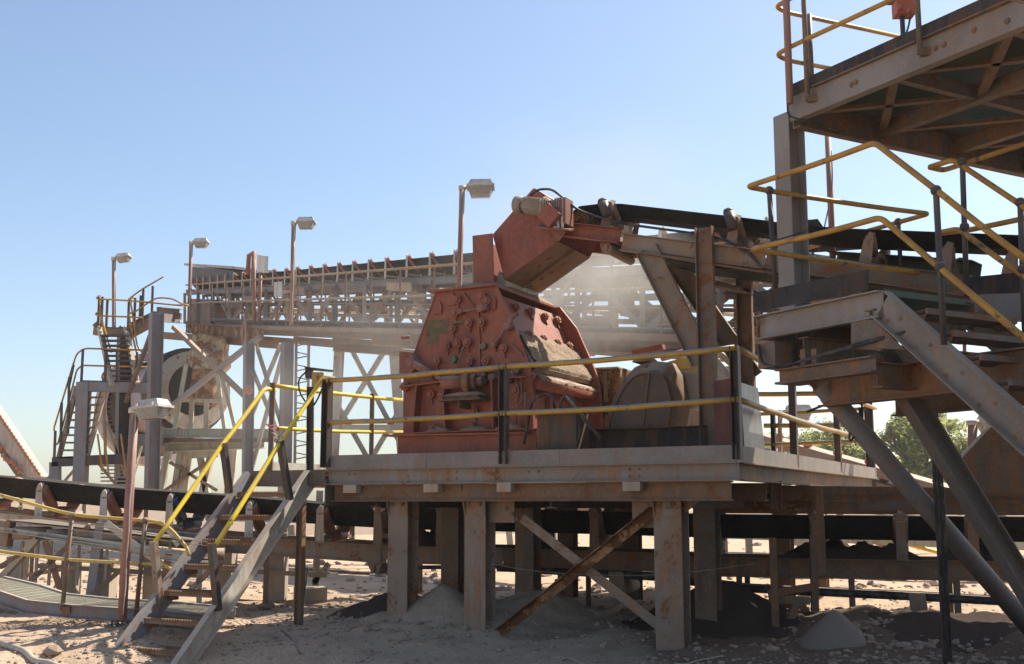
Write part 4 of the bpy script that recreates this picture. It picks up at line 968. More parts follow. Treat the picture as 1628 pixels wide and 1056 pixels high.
# ---- lower landing and stair
L2 = pxy(1200, 534, 10.2)
LF = VP(L2, D1); W2 = 1.12
lst = thing('landing_stair', 'grey steel landing and stair with ochre handrails descending to the right', 'stair', v3(L2, 2.6))
zc0, zc1 = LF(1202, 533).z, LF(1202, 500).z
Rr = LF(1393, 464); s_R = (V(Rr.x, Rr.y)-L2).dot(D1)
zc1 = (zc1+Rr.z)/2; zc0 = zc1-.215
def p2(s, w, z): return v3(L2 + D1*s + D2*w, z)
bar(lst, p2(0, .06, (zc0+zc1)/2), p2(s_R+.02, .06, (zc0+zc1)/2), 1, 1, 'grey_steel', 'landing_channel', C_(.07, zc1-zc0, .012, 1))
bar(lst, p2(0, .02, (zc0+zc1)/2), p2(0, W2, (zc0+zc1)/2), 1, 1, 'under_steel', 'landing_channel', C_(.08, zc1-zc0-.01, .012, 1))
bar(lst, p2(0, W2, (zc0+zc1)/2), p2(s_R+.02, W2, (zc0+zc1)/2), 1, 1, 'under_steel', 'landing_channel', C_(.08, zc1-zc0, .012, 1))
bar(lst, p2(s_R-.1, .02, zc0-.02), p2(s_R-.1, W2, zc0-.02), 1, 1, 'under_steel', 'cross_beam', I_(.1, .2, .012, .01))
mb = MB(); grating(mb, p2(.02, .09, zc1+.0), D13, D23, s_R-.04, W2-.11, .034, .1, .035); mb.obj('landing_grating', 'green_grating', lst, kind='stuff')
bar(lst, p2(s_R-.01, .09, zc1-.005), p2(s_R-.01, W2-.01, zc1-.005), .02, .05, 'green_grating', 'nosing')
mb = MB(); mb.plate([LF(1198, 497), LF(1381, 462), LF(1381, 429), LF(1198, 466)], D23*.006-D23*.012); mb.obj('kick_plate', 'toe_black', lst)
slp = (LF(1628, 661)-LF(1402, 463)).normalized()
for w, sg in ((.06, 1), (W2, 1)):
    a = p2(s_R+.02, w, zc1-.11); bar(lst, a, a+slp*2.9, 1, 1, 'grey_steel', 'stringer', C_(.075, .235, .012, sg))
rise = .2; go = rise/abs(slp.z)*math.hypot(slp.x, slp.y)
for k in range(1, 10):
    z = zc1-rise*k; s = s_R+.02+go*k-.06; mb = MB()
    grating(mb, p2(s, .085, z), D23, D13, W2-.11, .22, .032, .06, .03); mb.ext(p2(s, .08, z-.02), p2(s, W2-.02, z-.02), R_(.012, .05)); mb.ext(p2(s+.225, .08, z-.018), p2(s+.225, W2-.02, z-.018), R_(.03, .045))
    tr = mb.obj('tread', 'under_steel', lst)
    for w in (.078, W2-.024): mb = MB(); mb.plate([p2(s, w, z-.04), p2(s+.22, w, z-.04), p2(s+.20, w, z-.085), p2(s+.04, w, z-.085)], D23*.008); mb.obj('tread_bracket', 'brown_steel', tr)
for x, y in ((1413, 510), (1434, 507), (1459, 552), (1481, 549), (1507, 597), (1531, 594), (1559, 644), (1584, 642), (1615, 696)): inst('bolt', BOLT_U, basis(-D23, UP, LF.off(D2*.06)(x, y)), lst)
inst('bolt', BOLT_U, basis(-D23, UP, LF(1206, 513)), lst)
# handrails
LR = LF.off(-D2*.03)
RF = LF.off(D2*(W2+.02))
def rl(pts, m='ochre_rail', rr=.024, rad=.06): return rail(lst, pts, m, rr, rad)
kA = LR(1188, 297); XA = VP((kA.x, kA.y), D2); kB = XA(1477, 340); YB = VP((kB.x, kB.y), D1)
rl([LR(1640, 420), LR(1488, 302), LR(1391, 227), LR(1188, 297), XA(1225, 304), XA(1477, 340), YB(1427, 354), YB(1340, 378), YB(1265, 400)])
kA = LR(1194, 397); XA2 = VP((kA.x, kA.y), D2); kB = XA2(1482, 436); YB2 = VP((kB.x, kB.y), D1)
rl([LR(1640, 547), LR(1493, 425), LR(1400, 346), LR(1194, 397), XA2(1232, 402), XA2(1482, 436), YB2(1432, 443), YB2(1385, 456), YB2(1280, 485)])
def ballpost(pl_, x0, y0, x1, y1, balls=()):
    mb = MB(); a, b = pl_(x0, y0), pl_(x1, y1); mb.tube([a, b], .024, 10)
    for f in (0,)+tuple(balls): mb.sph(a.lerp(b, f), .042)
    return mb.obj('rail_post', 'dark_steel', lst)
ballpost(LR, 1488, 303, 1501, 548, (.5,)); ballpost(XA, 1223, 303, 1233, 462, (.62,)); ballpost(YB, 1428, 353, 1434, 462, (.82,))
ballpost(LR, 1640, 425, 1650, 690, (.5,))
kC = RF(1478, 266); XC = VP((kC.x, kC.y), D2)
rl([RF(1640, 338), RF(1617, 322), RF(1515, 254), RF(1478, 266)], 'ochre_rail')
rl([RF(1478, 266), XC(1500, 271), RF.off(D2*.5)(1540, 258), RF.off(D2*.5)(1650, 222)])
rl([RF(1640, 448), RF(1524, 364), RF(1490, 371), RF.off(D2*.5)(1540, 366), RF.off(D2*.5)(1645, 344)])
ballpost(RF, 1530, 258, 1537, 474, (.48,)); ballpost(RF, 1622, 322, 1630, 545, (.48,))
# walkway going on behind the stair
wk = thing('upper_walkway', 'walkway with black kick plate and green edge running behind the stair', 'walkway', P(1600, 520, 10.3))
WP_ = LF.off(D2*(W2+.45))
mb = MB(); mb.plate([WP_(1541, 441+28), WP_(1650, 465), WP_(1650, 430), WP_(1541, 441)], D23*.008); mb.obj('kick_plate', 'toe_black', wk)
mb = MB(); a, b = WP_(1541, 490), WP_(1680, 487); mb.ext(a, b, C_(.08, .24, .012, -1)); mb.obj('edge_channel', 'grey_steel', wk)
a = P(1330, 417, 12.6); b = P(1560, 433, 11.6); bar(wk, a, b, .05, .16, 'green_grating', 'green_edge', C_(.3, .16, .01))
bar(wk, P(1285, 442, 12.9), P(1640, 462, 11.5), .06, .14, 'brown_steel', 'edge_channel', C_(.07, .14, .01))
bar(wk, P(1255, 470, 12.6), P(1500, 478, 11.6), .2, .03, 'under_steel', 'floor_plate')
# support frame below the landing
fr = thing('support_frame', 'cluster of rusty beams under the landing carried by two slanting struts', 'frame', P(1320, 1000, 11))
zf = LF(1290, 588).z
bar(fr, p2(.25, .05, zf-.02), p2(1.35, .05, zf-.02), 1, 1, 'under_steel', 'main_beam', I_(.12, .13, .014, .01))
bar(fr, p2(.05, .25, zc0-.1), p2(.05, 2.9, zc0-.1), 1, 1, 'under_steel', 'main_beam', I_(.14, .2, .014, .01))
bar(fr, p2(.3, .5, zf-.12), p2(3.6, .5, zf-.12), 1, 1, 'brown_steel', 'main_beam', I_(.14, .28, .014, .01))
bar(fr, p2(.3, 1.4, zf-.16), p2(3.9, 1.4, zf-.16), 1, 1, 'under_steel', 'main_beam', I_(.14, .3, .014, .01))
bar(fr, p2(.5, .1, zc0-.11), p2(.5, 2.6, zc0-.11), 1, 1, 'under_steel', 'cross_beam', I_(.12, .16, .012, .01))
bar(fr, p2(1.3, .1, zf-.1), p2(1.3, 2.6, zf-.1), 1, 1, 'brown_steel', 'cross_beam', I_(.12, .2, .012, .01))
mb = MB(); mb.plate([LF(1353, 510), LF(1388, 508), LF(1438, 556), LF(1353, 551)], D23*-.0+D23*.01+D23*0); mb.obj('gusset', 'under_steel', fr)
bar(fr, LF(1350, 552)+D23*.05, LF(1400, 556)+D23*.05, .1, .014, 'under_steel', 'flange_plate')
mb = MB(); mb.box(p2(.12, .12, (zc0+zf)/2+.02), (.22, .2, .22), (D13, D23, UP)); mb.obj('bracket_block', 'under_steel', fr)
for s_, h_ in ((.55, .16), (.68, .14)):
    mb = MB(); mb.box(p2(s_, .1, zf+.11), (.06, .12, h_), (D13, D23, UP)); mb.obj('bracket_block', 'under_steel', fr)
mb = MB()
for k in range(3): mb.tube(arc([p2(.05, .0, zc0-.05-.03*k), p2(.15, -.06, zf+.10), p2(.4, -.06, zf+.05-.0*k), p2(1.3, -.05, zf+.13+.01*k), p2(1.8, .1, zf+.22)], .15), .011, 6)
mb.obj('cable_run', 'hose_rubber', fr)
t0, t1 = P(1305, 612, 10.15), P(1665, 1030, 11.2)
mb = MB(); mb.tube([t0, t1], .088, 20); mb.obj('tube_strut', 'strut_grey', fr)
mb = MB(); d = (t1-t0).normalized(); mb.plate([P(1278, 598, 10.12), P(1322, 594, 10.05), P(1322, 612, 10.1), t0+V(.09, -.02, .05)+d*.1, t0+V(-.07, -.02, -.05)+d*.12], (0, .02, 0)); mb.obj('strut_shoe', 'under_steel', fr)
mb = MB(); mb.cyl(t0+d*.12, t0+d*.15, .095, seg=20); mb.obj('strut_collar', 'brown_steel', fr)
h0, h1 = P(1400, 556, 9.65), P(1690, 1030, 10.5)
bar(fr, h0, h1, 1, 1, 'strut_grey', 'strut', I_(.17, .16, .012, .01), up=V(1, .25, .3))
bolts(fr, [P(1403, 573, 9.55), P(1411, 586, 9.55)], V(-.2, -1, 0), BOLT_U)
q = P(1388, 640, 17.8)
# pole with conduits
a, b = P(1490, 585, 10.5), P(1506, 1045, 10.5)
pg = thing('conduit_post', 'slim black post with cables running down to the ground on the right', 'post', (b.x, b.y, G(b.x, b.y)))
bar(pg, V(b.x, b.y, G(b.x, b.y)-.1), V(b.x, b.y, a.z), .06, .05, 'dark_steel', 'post', C_(.045, .055, .008), up=V(1,0,0))
mb = MB()
for dx in (-.03, .02): mb.tube([V(b.x+dx, b.y-.03, G(b.x, b.y)), V(b.x+dx+.008, b.y-.04, 1.4), V(b.x+dx, b.y-.03, 1.9), V(b.x+dx*.5, b.y-.03, a.z)], .011, 6)
mb.obj('cable', 'hose_rubber', pg)
# dangling plug cables
mb = MB(); mb.tube(arc([P(1352, 608, 10.6), P(1350, 621, 10.6), P(1340, 634, 10.6), P(1300, 648, 10.8), P(1283, 655, 10.9)], .1), .012, 8); mb.tube([P(1347, 628, 10.6), P(1338, 636, 10.62)], .022, 8); mb.obj('hanging_cable', 'hose_rubber', label='black cable drooping from under the landing onto the side rail', cat='cable')
mb = MB(); mb.tube(arc([P(1366, 607, 10.3), P(1366, 625, 10.3), P(1371, 645, 10.3), P(1369, 672, 10.3), P(1361, 690, 10.3), P(1352, 702, 10.3), P(1350, 695, 10.3), P(1352, 684, 10.3), P(1358, 678, 10.32)], .06), .010, 8); mb.tube([P(1369, 648, 10.3), P(1369, 668, 10.3)], .024, 8); mb.obj('hanging_cable', 'hose_rubber', label='black cable with a plug hanging beside the tube strut', cat='cable')
# yellow rails at rear of the deck, right end post
RB = PLN(LB+.02)
rail(plat, [RB(1206, 627), RB(1392, 623)], 'worn_yellow', .04); rail(plat, [RB(1215, 677), RB(1388, 674)], 'worn_yellow', .04)
q = RB(1384, 620); bar(plat, V(q.x, q.y, ZB), q, .16, .1, 'under_steel', 'rail_post', C_(.1, .13, .01))
# ------------------------------------------------------------------ long low belt conveyor passing under the deck
MC = VP(pxy(0, 790, 17), pxy(1628, 830, 13.2)-pxy(0, 790, 17))
DM = v3(MC.d); NM = v3(V(-MC.d.y, MC.d.x)); NM = NM if NM.y > 0 else -NM
lc = thing('low_conveyor', 'long low troughed belt conveyor running under the crusher platform', 'conveyor', (-1, 15.4, .1))
be = [(-140, 748), (0, 758), (90, 767), (170, 775), (360, 788), (510, 801), (640, 807), (845, 811), (1130, 818), (1628, 822), (1800, 824)]
sweep_belt([MC(*q) for q in be], NM, .95, .27, parent=lc)
# carried ore on the belt to the right
st = [(-140, 795), (0, 815), (170, 834), (360, 852), (616, 868), (800, 871), (1040, 879), (1105, 886), (1628, 893), (1800, 895)]
SP = MC.off(V(NM.x, NM.y)*-.06)
pal = ['pale_steel', 'pale_steel', 'pale_steel', 'column_steel', 'column_steel', 'brown_steel', 'brown_steel', 'brown_steel', 'brown_steel']
for (a, b), m_ in zip(zip(st, st[1:]), pal):
    pa, pb = SP(*a), SP(*b); dz = .11; g_ = (pb-pa).normalized()*.003
    bar(lc, pa-UP*dz+g_, pb-UP*dz-g_, 1, 1, m_, 'stringer', C_(.07, .22, .012, 1))
    bar(lc, pa-UP*dz+NM*1.12+g_, pb-UP*dz+NM*1.12-g_, 1, 1, 'under_steel', 'stringer', C_(.07, .22, .012, -1))
ms1 = idler_meshes(.95, .27, .085, 'roller_red', 'pale_steel', .44)
ms2 = idler_meshes(.95, .27, .085, 'roller_brown', 'column_steel', .50)
ms3 = idler_meshes(.95, .27, .085, 'blue_rubber', 'pale_steel', .46)
def interp(tab, x):
    for (x0, y0), (x1, y1) in zip(tab, tab[1:]):
        if x0 <= x <= x1: return y0 + (y1-y0)*(x-x0)/(x1-x0)
for x in (-45, 60, 163, 268, 395, 508, 600, 700, 742, 845, 945, 1133, 1300, 1435, 1550):
    add_idler(ms3 if x == 268 else (ms1 if x < 520 else ms2), basis(DM, UP, SP(x, interp(st, x))), lc)
# dust shed on the stringer/belt
for a, b, s_ in ((1240, 1470, 3), (1500, 1628, 9), (640, 740, 4), (820, 860, 5)):
    pa, pb = SP(a, interp(st, a)), SP(b, interp(st, b)); dust_sheet(pa+NM*.08+UP*.0, (pb-pa).normalized(), NM, (pb-pa).length, .9, .10, 60, 20, .2, 2.4, s_, 'spilled_ore', lc, 'dark_spoil')
# return belt / hoses
for p_, q_, r in (((600, 905), (660, 908), .07), ((985, 938), (1040, 945), .08), ((1465, 975), (1500, 990), .08)):
    a, b = SP(*p_), SP(*q_); mb = MB(); mb.cyl(a, a+NM*1.0, r, seg=16); o = mb.obj('return_roller', 'roller_brown', lc)
    mb = MB(); c = a-NM*.03; mb.plate([c+UP*.22-DM*.13, c+UP*.22+DM*.05, c+DM*.07+UP*.05, c+DM*.02-UP*.07, c-DM*.02+UP*.06, c-DM*.06-UP*.07, c-DM*.12+UP*.05], NM*.012); mb.obj('hanger', 'column_steel', o)
pts = [SP(610, 905), SP(790, 903), SP(1040, 918), SP(1180, 936), SP(1470, 950), SP(1650, 960), SP(1800, 965)]
mb = MB()
for a, b in zip(pts, pts[1:]): mb.plate([a+NM*.1, b+NM*.1, b+NM*1.0, a+NM*1.0], (0, 0, -.014))
mb.obj('return_belt', 'belt_rubber', lc)
mb = MB(); mb.tube([p+NM*.02 for p in pts[1:]], .045, 10); mb.obj('black_water_pipe', 'hose_rubber', label='thick black pipe running low along the belt conveyor', cat='pipe')
# legs of the long conveyor
for x, y1, m_ in ((-30, 960, 'under_steel'), (158, 985, 'blue_grey_steel'), (420, 965, 'brown_steel'), (712, 960, 'column_steel'), (900, 960, 'brown_steel'), (1170, 985, 'under_steel'), (1348, 1000, 'under_steel'), (1515, 1000, 'under_steel')):
    for o_ in (V(0,0,0), NM*1.1):
        p = SP(x, interp(st, x)+20)+o_; bar(lc, V(p.x, p.y, G(p.x, p.y)-.1), p, 1, 1, m_, 'leg', L_(.09, .07, .009), up=DM)
# small A-frame at the right
af = thing('trestle_stand', 'small brown angle-iron trestle standing beside the sand cone', 'trestle', P(1262, 1010, 13))
for x0, y0, x1, y1, d in ((1262, 960, 1236, 1020, 12.9), (1268, 962, 1300, 1010, 13.2), (1222, 950, 1298, 938, 13.0), (1288, 850, 1292, 1000, 13.4), (1222, 958, 1288, 962, 12.9)):
    bar(af, P(x0, y0, d), P(x1, y1, d), 1, 1, 'brown_steel', 'frame_bar', L_(.08, .06, .008), up=V(0,1,0))
# covered skirt above the belt on the right
sk = thing('belt_skirt', 'brown ribbed steel skirting along the low conveyor on the right', 'skirt', MC(1400, 820))
KP_ = MC.off(V(NM.x, NM.y)*.08)
mb = MB(); mb.plate([KP_(1110, 770), KP_(1700, 778), KP_(1700, 820), KP_(1110, 816)], NM*.01); mb.obj('skirt_plate', 'brown_steel', sk)
for y0, y1 in ((783, 789), (796, 800), (812, 816)): bar(sk, KP_(1240, y0), KP_(1700, y1), .06, .03, 'under_steel', 'skirt_rib')
for x0, x1, y0, y1, m_ in ((1110, 1232, 768, 796, 'rusty_sheet'), (1195, 1290, 796, 812, 'rusty_sheet'), (1365, 1450, 798, 812, 'under_steel')):
    kq = KP_.off(V(NM.x, NM.y)*-.05); mb = MB(); mb.plate([kq(x0, y0), kq(x1, y0), kq(x1, y1), kq(x0, y1)], NM*.03); mb.obj('patch_plate', m_, sk)
for x in (1391, 1424, 1525, 1598): inst('bolt', BOLT_U, basis(-NM, UP, KP_(x, 798)-NM*.03), sk)
bar(sk, P(1232, 765, 12.9), P(1232, 810, 12.9), 1, 1, 'brown_steel', 'hanger_channel', C_(.06, .12, .008), up=V(1,0,0))
hp = thing('transfer_chute', 'brown sheet-steel transfer chute with bolts dropping onto the low conveyor at the right', 'chute', P(1600, 790, 12.9))
HP_ = VP(pxy(1575, 740, 12.6), DM.xy)
mb = MB(); mb.plate([HP_(1576, 680), HP_(1526, 734), HP_(1522, 778), HP_(1690, 780), HP_(1690, 690)], NM*.012); mb.obj('front_sheet', 'brown_steel', hp)
mb = MB(); a, b = HP_(1576, 680), HP_(1526, 734); mb.plate([a, b, b+NM*.9, a+NM*.9], (0, 0, .012)); mb.obj('side_sheet', 'brown_steel', hp)
for x, y in ((1590, 700), (1598, 715), (1586, 726), (1606, 745), (1621, 733), (1560, 745), (1545, 760)): inst('bolt', BOLT_U, basis(-NM, UP, HP_(x, y)), hp)
bar(hp, HP_(1524, 780)-NM*.03, HP_(1690, 782)-NM*.03, .05, .05, 'brown_steel', 'flange')

# ------------------------------------------------------------------ unseen roofed tower added past the right edge to shade ground and stair
tt = thing('shade_tower', 'unseen roofed steel tower added past the right edge to shade the ground and stair', 'tower', (9.5, 13.5, 0))
o_ = V(8.05, 17.0)
def tp3(b, a, z): return v3(o_ - B*b - A*a, z)
mb = MB(); mb.plate([tp3(0, 0, 8.1), tp3(8, 0, 8.1), tp3(8, 6.5, 8.1), tp3(0, 6.5, 8.1)], (0, 0, .03)); mb.obj('roof_sheet', 'dark_steel', tt)
for b in (0.2, 2.7, 5.2, 7.8): bar(tt, tp3(b, .1, 7.95), tp3(b, 6.4, 7.95), 1, 1, 'under_steel', 'roof_beam', I_(.15, .25, .014, .01))
for b, a in ((.4, 3.5), (.4, 6.3), (4, 6.3), (7.6, 6.3), (7.6, 3.5)): c = tp3(b, a, 0); bar(tt, V(c.x, c.y, G(c.x, c.y)-.2), tp3(b, a, 7.9), 1, 1, 'grey_steel', 'column', I_(.25, .25, .014, .01), up=B3)
# ------------------------------------------------------------------ walkway bottom left
D5 = 13.3
WPn = VP(pxy(0, 950, 13.5), pxy(235, 980, 13.2)-pxy(0, 950, 13.5)); NW = v3(V(-WPn.d.y, WPn.d.x)); NW = NW if NW.y > 0 else -NW; DW = v3(WPn.d)
lw = thing('left_walkway', 'low walkway of pale grating with yellow handrails at lower left', 'walkway', WPn(120, 985))
eg = [(-60, 935), (0, 949), (45, 964), (120, 972), (245, 980), (330, 988)]
for a, b in zip(eg, eg[1:]):
    pa, pb = WPn(*a), WPn(*b)
    bar(lw, pa, pb, 1, 1, 'blue_grey_steel', 'edge_channel', C_(.06, .15, .01, 1)); bar(lw, pa+NW*.75, pb+NW*.75, 1, 1, 'blue_grey_steel', 'edge_channel', C_(.06, .18, .01, -1))
    mb = MB(); grating(mb, pa+NW*.06+UP*.07, (pb-pa), NW, (pb-pa).length-.01, .68, .045, .08, .025, .008, .016); mb.obj('walkway_grating', 'pale_grating', lw, kind='stuff')
WR = WPn.off(V(NW.x, NW.y)*-.03)
rail(lw, [WR(-60, 772), WR(0, 787), WR(115, 819), WR(262, 830), WR(298, 872), WR(300, 884)], 'dull_yellow', .02, .25)
rail(lw, [WR(-60, 862), WR(0, 877), WR(108, 890), WR(262, 898), WR(284, 914)], 'dull_yellow', .02, .1)
for x0, y0, x1, y1 in ((114, 822, 99, 970), (231, 828, 216, 980)):
    mb = MB(); a, b = WR(x0, y0), WR(x1, y1); mb.tube([a, b], .026, 8); mb.sph(a, .04); mb.sph(a.lerp(b, .47), .036); o = mb.obj('rail_post', 'under_steel', lw)
    mb = MB(); mb.box(b+V(.05, -.01, 0), (.09, .04, .08)); mb.obj('post_foot', 'rust_tread', lw)
for x in (135, 255):
    q = WPn(x, 985); bar(lw, V(q.x-.1, q.y+.2, G(q.x, q.y)-.15), V(q.x, q.y+.2, q.z), 1, 1, 'dark_steel', 'leg', C_(.06, .09, .008), up=V(1,0,0))
mb = MB(); mb.tube([WR.off(V(.0, -.05))(-60, 803), WR(120, 832), WR(330, 862)], .005, 5); mb.tube([WR(-60, 818), WR(120, 843), WR(330, 868)], .004, 5); mb.obj('pull_wire', 'under_steel', label='pair of thin pull-cord wires along the lower left conveyor', cat='wire')
# perforated step plate
mb = MB(); a = WPn(183, 985)+NW*-.06
for i in range(9):
    mb.ext(a+DW*(.06*i), a+DW*(.06*i)+V(.0, -.02, -.14), R_(.025, .01)); 
for j in range(4): mb.ext(a-UP*(.035*j+.012), a+DW*.52-UP*(.035*j+.012), R_(.01, .016))
mb.obj('step_edge', 'dark_steel', lw)
# ------------------------------------------------------------------ lamp posts
def lamp(px, y0, y1, d, s, label, z1=None, tilt=0, pole='lamp_pole_red', head=True, lean=0, yaw=0.0, r=.035, hs=None):
    a, b = P(px, y0, d), P(px+lean, y1, d); q = P(px+lean, y1, d)
    t = thing('lamp_post', label, 'lamp post', b, 'lamp posts with caged floodlight heads')
    mb = MB(); mb.tube([b, a], r*s, 12); po = mb.obj('pole', pole, t); ps = s; s = hs or s
    X = V(math.cos(yaw), math.sin(yaw), 0); Y_ = V(-math.sin(yaw), math.cos(yaw), 0); X = (X+UP*tilt).normalized(); Z = X.cross(Y_)
    ax = (X, Y_, Z); c = a+X*.03*s
    mb = MB(); mb.tube([a-UP*.02*s, a+X*.12*s], .03*s, 8); mb.cyl(a-UP*.05*ps, a+UP*.01*ps, r*ps*1.35, seg=12); mb.obj('bracket_arm', 'lamp_metal', t)
    def tp(x0, x1, w0, w1, z0, z1):
        return [c+X*x+Y_*y+Z*z for x, y, z in ((x0[0], -w0, z0), (x0[1], -w0, z0), (x0[1], w0, z0), (x0[0], w0, z0), (x1[0], -w1, z1), (x1[1], -w1, z1), (x1[1], w1, z1), (x1[0], w1, z1))]
    HX = [[0,3,2,1],[4,5,6,7],[0,1,5,4],[1,2,6,5],[2,3,7,6],[3,0,4,7]]
    mb = MB(); k = s
    mb.add(tp((.06*k, .44*k), (.10*k, .40*k), .15*k, .11*k, 0, .085*k), HX); mb.add(tp((.04*k, .46*k), (.04*k, .46*k), .17*k, .17*k, -.03*k, 0), HX)
    for xx in (.13, .37): mb.box(c+X*xx*k-Y_*.172*k+Z*.0, (.03*k, .02*k, .07*k), ax)
    hd = mb.obj('lamp_head', 'lamp_metal', t)
    mb = MB(); mb.add(tp((.11*k, .38*k), (.07*k, .43*k), .09*k, .145*k, -.15*k, -.031*k), HX); gl = mb.obj('lens', 'lamp_glass', t)
    mb = MB()
    for i in range(7):
        f = i/6; z = -.035-.125*f; e = .15-.055*f
        x0, x1 = (.065+.04*f)*k, (.435-.05*f)*k
        mb.tube([c+X*x0-Y_*e*k+Z*z*k, c+X*x1-Y_*e*k+Z*z*k, c+X*x1+Y_*e*k+Z*z*k, c+X*x0+Y_*e*k+Z*z*k, c+X*x0-Y_*e*k+Z*z*k], .0035*k, 4)
    for i in range(12):
        f = i/11; mb.tube([c+X*(.07+.36*f)*k-Y_*.15*k+Z*-.03*k, c+X*(.11+.27*f)*k-Y_*.092*k+Z*-.158*k, c+X*(.11+.27*f)*k+Y_*.092*k+Z*-.158*k], .003*k, 4)
    mb.obj('cage', 'lamp_metal', t)
    mb = MB(); n = 14; L = (b-a)
    mb.tube([a+V(r*ps*.6, -r*ps, -.02*s)+L*(i/n)*.97+V(.006*s*math.sin(i*1.7), 0, 0) for i in range(n+1)], .007*ps, 5); mb.obj('cable', 'lamp_metal', t)
    return t
fl = lamp(214, 650, 985, 13.0, 1.0, 'reddish lamp post nearest the camera rising from the lower left walkway', lean=-20, yaw=-.35, tilt=.08, r=.05, hs=.86)
lamp(735, 297, 560, 17.5, 1.02, 'tallest lamp post with its head against the sky left of the red chute', lean=-8, tilt=.02, r=.042)
GPq = None
# ------------------------------------------------------------------ gallery conveyor
Q0_, Q1_ = P(1100, 530, 18.0), P(310, 513, 43.0)
GP = VP((Q0_.x, Q0_.y), (Q1_.x-Q0_.x, Q1_.y-Q0_.y)); DG = v3(GP.d); NG = v3(V(-GP.d.y, GP.d.x)); NG = NG if NG.y > 0 else -NG
ga = thing('gallery_conveyor', 'long elevated belt conveyor with handrailed walkway crossing the picture behind the crusher', 'conveyor', GP(700, 530))
def gl_(y0, y1, x): return y0 + (y1-y0)*(x-300)/(1260-300)
TOPR = lambda x: gl_(453, 380, x); MIDR = lambda x: gl_(482, 452, x); DECK = lambda x: gl_(513, 537, x)
X0, X1 = 296, 1300
def grail(y, r, m='roller_brown'): mb = MB(); mb.tube([GP(X0, y(X0)), GP(X1, y(X1))], r, 6); return mb.obj('rail', 'tan_rail', ga)
grail(TOPR, .035); grail(MIDR, .035)
gx = [316, 338, 360, 385, 415, 440, 475, 513, 549, 592, 640, 678, 718, 762, 810, 862, 915, 972, 1020, 1053, 1150, 1210, 1270]
gx = [301, 313, 336, 359, 385, 413, 441, 474, 511, 549, 590, 636, 690, 752, 817, 895, 972, 1053, 1146, 1232]
for x in gx: bar(ga, GP(x, DECK(x)), GP(x+2, TOPR(x)), .05, .05, 'under_steel', 'rail_post', L_(.045, .045, .01))
for x0, x1 in zip([296, 400, 540, 720, 950], [399.5, 539, 719, 949, 1300]):
    bar(ga, GP(x0, DECK(x0)+5), GP(x1, DECK(x1)+5), 1, 1, 'column_steel', 'kick_plate', R_(.02, .12))
    bar(ga, GP(x0, DECK(x0)+13)+NG*.08, GP(x1, DECK(x1)+15)+NG*.08, 1, 1, 'brown_steel', 'walkway_channel', C_(.08, .13, .012, 1))
bar(ga, GP(X0, DECK(X0)+10)+NG*.5, GP(X1, DECK(X1)+10)+NG*.5, 1.0, .03, 'under_steel', 'walkway_floor')
# box truss behind
T1_ = GP.off(V(NG.x, NG.y)*1.1); Z_T = lambda x: gl_(466, 418, x); Z_B = lambda x: gl_(515, 535, x)
for o_, m_ in ((0, 'blue_grey_steel'), (.8, 'brown_steel'), (1.6, 'column_steel')):
    w = NG*o_
    bar(ga, T1_(X0, Z_T(X0))+w, T1_(X1, Z_T(X1))+w, 1, 1, m_, 'truss_chord', C_(.08, .18, .012, 1)); bar(ga, T1_(X0, Z_B(X0))+w, T1_(X1, Z_B(X1))+w, 1, 1, 'under_steel', 'truss_chord', C_(.08, .22, .012, 1))
    L = (T1_(X1, 500)-T1_(X0, 500)).length; n = 17
    A0, A1, B0, B1 = T1_(X0, Z_T(X0))+w, T1_(X1, Z_T(X1))+w, T1_(X0, Z_B(X0))+w, T1_(X1, Z_B(X1))+w
    for i in range(n+1):
        bar(ga, B0.lerp(B1, i/n), A0.lerp(A1, i/n), 1, 1, m_ if i % 3 else 'pale_steel', 'truss_vertical', L_(.12, .08, .01), up=DG)
        if i < n: bar(ga, (B0 if i % 2 else A0).lerp(B1 if i % 2 else A1, i/n), (A0 if i % 2 else B0).lerp(A1 if i % 2 else B1, (i+1)/n), 1, 1, m_, 'truss_diagonal', L_(.11, .08, .01), up=NG)
        if i % 2 == 0 and o_ == 0:
            bar(ga, A0.lerp(A1, i/n)+UP*.1, A0.lerp(A1, i/n)+NG*1.6+UP*.1, .1, .1, 'wood_beam', 'cross_tie'); bar(ga, B0.lerp(B1, i/n)-UP*.1, B0.lerp(B1, i/n)+NG*1.6-UP*.1, .1, .1, 'under_steel', 'cross_tie')
# return idlers, spilled stuff inside the truss
for i in range(1, 17): mb = MB(); c = A0.lerp(A1, i/17-.03)-UP*.55+NG*.05; mb.cyl(c, c+NG*1.4, .07, seg=10); mb.obj('return_roller', 'wood_beam', ga)
mb = MB(); mb.ext(T1_(X0, 484)+NG*.7, T1_(X1, 460)+NG*.7, R_(1.1, .02)); mb.obj('return_belt', 'belt_rubber', ga)
bpth = [T1_(x, gl_(446, 352, x)) for x in (300, 420, 600, 900, 1300)]
sweep_belt(bpth, NG, 1.3, .35, parent=ga)
msg = idler_meshes(1.3, .35, .065, 'roller_orange', 'pale_steel', .55)
T2_ = GP.off(V(NG.x, NG.y)*1.02)
for x in (303, 312, 322, 333, 345, 357, 370, 384, 398, 415, 433, 452, 470, 491, 513, 536, 560, 585, 612, 646, 683, 722, 765, 980, 1050, 1130, 1220):
    add_idler(msg, basis(-DG if DG.x < 0 else DG, UP, T2_(x, gl_(463, 398, x))), ga, (0,))
